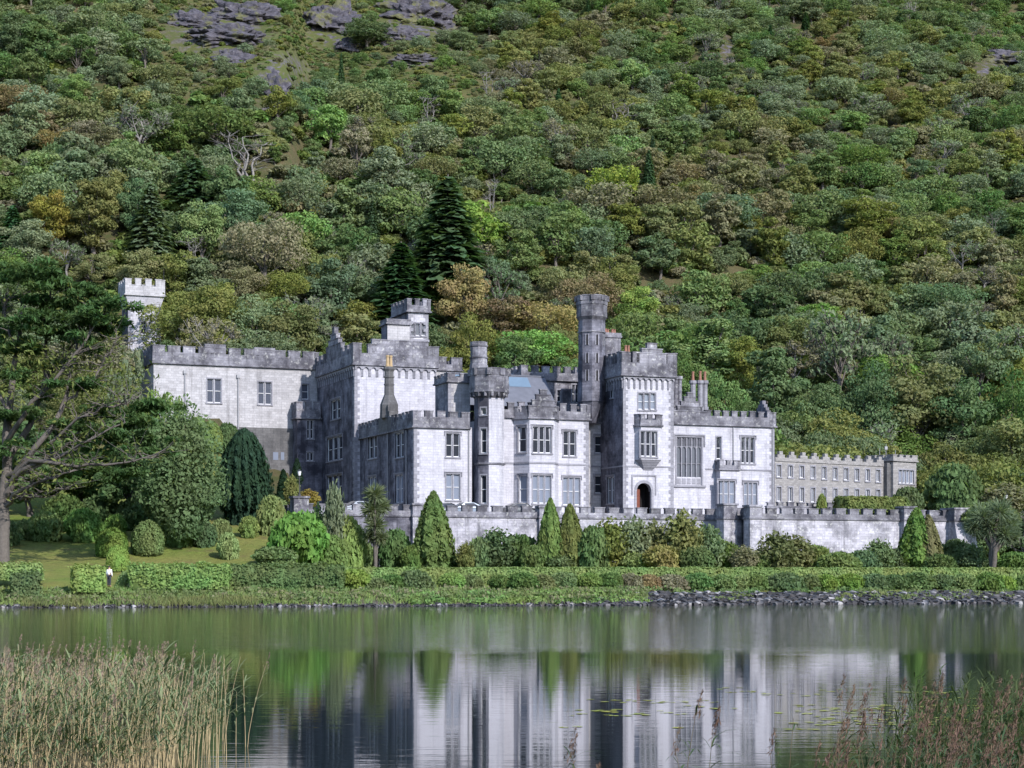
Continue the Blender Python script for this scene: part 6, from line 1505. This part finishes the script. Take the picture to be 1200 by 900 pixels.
def person(px, D, label):
    x, y, z = at(px, D); root = empty('person', (x, y, z), R(150)); tag(root, label, 'person')
    def skin(name, vs, es, rs, mat, par, lv=2):
        me = bpy.data.meshes.new(name); me.from_pydata(vs, es, []); me.skin_vertices.new() if hasattr(me, 'skin_vertices') and False else None
        o = link(name, me, par); md1 = o.modifiers.new('skin', 'SKIN'); sv = me.skin_vertices[0].data if me.skin_vertices else None
        for i, r_ in enumerate(rs): sv[i].radius = (r_, r_)
        sv[0].use_root = True; md2 = o.modifiers.new('smooth', 'SUBSURF'); md2.levels = lv; md2.render_levels = lv; me.materials.append(mat); md1.use_smooth_shade = True; return o
    SK = plain('skin', (.45, .28, .21), .6); JK = plain('white_jacket', (.72, .72, .74), .85); TR = plain('dark_trousers', (.03, .032, .045), .9); HR = plain('dark_hair', (.025, .02, .018), .7)
    vs = [(0, 0, .95), (0, 0, 1.15), (0, 0, 1.38), (0, 0, 1.48), (0, -.01, 1.56), (0, 0, 1.66), (.19, 0, 1.38), (.25, .02, 1.12), (.23, -.1, .9), (.23, -.14, .82), (-.19, 0, 1.38), (-.25, .02, 1.12), (-.23, -.1, .9), (-.23, -.14, .82), (.1, 0, .88), (.11, 0, .48), (.11, .02, .08), (.11, -.16, .04), (-.1, 0, .88), (-.11, .02, .48), (-.11, .04, .08), (-.11, -.14, .04)]
    es = [(0, 1), (1, 2), (2, 3), (3, 4), (4, 5), (2, 6), (6, 7), (7, 8), (8, 9), (2, 10), (10, 11), (11, 12), (12, 13), (0, 14), (14, 15), (15, 16), (16, 17), (0, 18), (18, 19), (19, 20), (20, 21)]
    rs = [.14, .13, .14, .055, .09, .085, .065, .05, .038, .04, .065, .05, .038, .04, .09, .065, .045, .04, .09, .065, .045, .04]
    skin('body', vs, es, rs, SK, root)
    skin('jacket', [vs[i] for i in (0, 1, 2, 6, 7, 8, 10, 11, 12)], [(0, 1), (1, 2), (2, 3), (3, 4), (4, 5), (2, 6), (6, 7), (7, 8)], [.175, .165, .17, .09, .075, .06, .09, .075, .06], JK, root)
    skin('trousers', [(0, 0, .93)] + [vs[i] for i in (14, 15, 16, 18, 19, 20)], [(0, 1), (1, 2), (2, 3), (0, 4), (4, 5), (5, 6)], [.15, .11, .085, .065, .11, .085, .065], TR, root)
    mb = MB(); me = bpy.data.meshes.new('hair'); bm = bmesh.new(); bmesh.ops.create_uvsphere(bm, u_segments=14, v_segments=10, radius=.112)
    bmesh.ops.delete(bm, geom=[v for v in bm.verts if v.co.z < -.06 or (v.co.y < -.06 and v.co.z < .03)], context='VERTS'); bm.to_mesh(me); bm.free(); me.materials.append(HR); o = link('hair', me, root); o.location = (0, .012, 1.635)
    for nm, pts_, mt in (('eye', [(-.032, -.088, 1.635), (.032, -.088, 1.635)], HR),):
        for p_ in pts_: mb = MB(); mb.box(p_[0] - .012, p_[0] + .012, p_[1] - .008, p_[1] + .004, p_[2] - .006, p_[2] + .006); mb.build(nm, mt, root)
    mb = MB(); mb.prism([(-.014, -.085), (.014, -.085), (0, -.118)], 1.585, 1.62); mb.build('nose', SK, root)
person(128, 154.4, 'person in a white jacket with dark hair standing beside the square clipped hedge')

# ------------------------------------------------------------------ reeds, floating leaves
def reed_arrays(spots, hmin, hmax, lean=.12, leafn=9, plume=True, leafh=(.35, .98), curl=.5, pfrac=.42, pn=46, ps=1.0):
    st, lf, pl = [], [], []
    for (x, y) in spots:
        h = hmin + (hmax - hmin) * rng.random(); d = rng.normal(size=2) * lean; d[0] += .06
        f = np.linspace(0, 1, 5); P = np.stack([x + d[0] * h * f ** 1.6, y + d[1] * h * f ** 1.6, -.15 + (h + .15) * f - .08 * h * (d @ d) * f], 1); st.append(tube_q(P, np.linspace(.0065, .0025, 5), 3))
        for j in range(leafn):
            q = leafh[0] + (leafh[1] - leafh[0]) * rng.random(); p = np.array([np.interp(q, f, P[:, i]) for i in range(3)]); a_ = rng.random() * 6.28; L = .22 + .22 * rng.random(); w_ = .009 + .007 * rng.random()
            out = np.array([math.cos(a_) + .5, math.sin(a_) * .8, 0]); s_ = np.cross(out, [0, 0, 1]); s_ /= np.linalg.norm(s_); t_ = np.array([0, .35, .7, 1.0]); c_ = curl * (.4 + 1.1 * rng.random())
            C = p + out * (L * (t_ * .75))[:, None] + np.array([0, 0, 1.]) * (L * (t_ * .75 - c_ * t_ ** 2))[:, None]; wv = np.array([.6, 1, .7, .05]) * w_
            V_ = np.concatenate([C - s_ * wv[:, None], C + s_ * wv[:, None]]); lf.append((V_, np.array([[0, 1, 5, 4], [1, 2, 6, 5], [2, 3, 7, 6]])))
        if plume and rng.random() < pfrac:
            n = pn; q = rng.random(n); top = P[-1]; C = top + np.stack([rng.normal(size=n) * .022 * (1.2 - q) + .08 * (1 - q) ** 0 * q * .6, rng.normal(size=n) * .022, (q - .35) * .26], 1) * ps
            pl.append(cards(C, rng.normal(size=(n, 3)), np.full(n, .0075 * ps) * (.7 + .7 * rng.random(n)), 6.0, np.tile([.35, 0, 1.], (n, 1))))
    return merge(st), merge(lf), merge(pl) if pl else None
M['dark_stem'] = plain('dark_reed_stem', (.13, .10, .055), .9, .1, .3, 9)
M['reed_stem'] = plain('dry_reed_stem', (.46, .36, .21), .9, .1, .3, 9)
LM['reed'] = leaf_mat('reed_leaf', (.165, .235, .11), .35, .03, .4, 3); LM['reed_dry'] = leaf_mat('reed_dry_leaf', (.25, .20, .10), .3, .02, .4, 3); LM['plume'] = leaf_mat('reed_plume', (.26, .195, .14), .2, .02, .4, 6); LM['plume_red'] = leaf_mat('reed_plume_red', (.100, .056, .044), .2, .02, .4, 6); LM['reed_green'] = leaf_mat('reed_green_leaf', (.052, .075, .034), .3, .03, .4, 3)
def reed_bed(name, spots, args, mats):
    s_, l_, p_ = reed_arrays(spots, **args); ps = [q for q in (s_, l_, p_) if q is not None]; V_, Q_ = merge(ps); mi = np.concatenate([np.full(len(q[1]), i) for i, q in enumerate(ps)])
    tag(link(name, mesh_quads(name, V_, Q_, mats, mi)), kind='stuff')
sp_ = []
while len(sp_) < 960:
    y = 22.5 + 8.8 * rng.random(); px = -60 + 360 * rng.random() ** 1.0
    lim = np.interp(y, [22, 26, 29, 31.5], [150, 225, 285, 290])
    if px > lim + rng.normal() * 24 or rng.random() < .8 * sstep(120, 300, px): continue
    sp_.append(((px - CX) / FPX * y, y))
reed_bed('reeds', sp_, dict(hmin=.80, hmax=1.64, lean=.10, leafn=9, leafh=(.46, .98), pfrac=.33), [M['reed_stem'], LM['reed'], LM['plume']])
sp_ = [((px - CX) / FPX * y, y) for px, y in zip(300 + 20 * rng.random(7), 27 + 4 * rng.random(7))]
sp2 = []
while len(sp2) < 250:
    y = 13.5 + 9 * rng.random(); px = 640 + 640 * rng.random() ** .62; u = (px - 740) / 460
    if rng.random() > np.clip(.05 + 1.2 * (u - .30), .05, 1) : continue
    sp2.append(((px - CX) / FPX * y, y))
reed_bed('reeds', sp2, dict(hmin=.75, hmax=1.42, lean=.16, leafn=8, leafh=(.35, .95), curl=.6, pfrac=.75, pn=70, ps=1.25), [M['dark_stem'], LM['reed_green'], LM['plume_red']])
sp3 = []
while len(sp3) < 280:
    y = 24 + 9 * rng.random(); px = 1030 + 220 * rng.random() ** .7
    sp3.append(((px - CX) / FPX * y, y))
reed_bed('water_grass', sp3, dict(hmin=.55, hmax=1.35, lean=.10, leafn=8, plume=False, leafh=(.15, .95)), [LM['reed_green'], LM['reed_green']])
C = []; 
for _ in range(24):
    px, py = 640 + 510 * rng.random() ** .6, 805 + 55 * rng.random(); D = CZ * FPX / (py - HY); c0 = np.array([(px - CX) / FPX * D, D])
    for j in range(int(3 + 9 * rng.random())): C.append((c0[0] + rng.normal() * .5, c0[1] + rng.normal() * .25))
for _ in range(150):
    px, py = 930 + 270 * rng.random(), 826 + 24 * rng.random(); D = CZ * FPX / (py - HY); C.append(((px - CX) / FPX * D, D))
VV, QQ = [], []; n0 = 0
for (x, y) in C:
    r_ = .05 + .08 * rng.random(); a_ = rng.random() * 6.28; t_ = a_ + np.linspace(.25, 6.03, 10); V_ = np.stack([x + r_ * np.cos(t_), y + r_ * .85 * np.sin(t_), np.full(10, .006 + .004 * rng.random())], 1); V_ = np.concatenate([V_, [[x, y, .008]]])
    VV.append(V_); QQ.append(np.array([[10, i, i + 1, i + 2] for i in range(0, 8, 2)]) + n0); n0 += 11
LM['lily'] = leaf_mat('lily_pad', (.20, .23, .05), .0, .03, .3, 2)
tag(link('lily_pads', mesh_quads('lily_pads', np.concatenate(VV), np.concatenate(QQ), [LM['lily']])), kind='stuff')
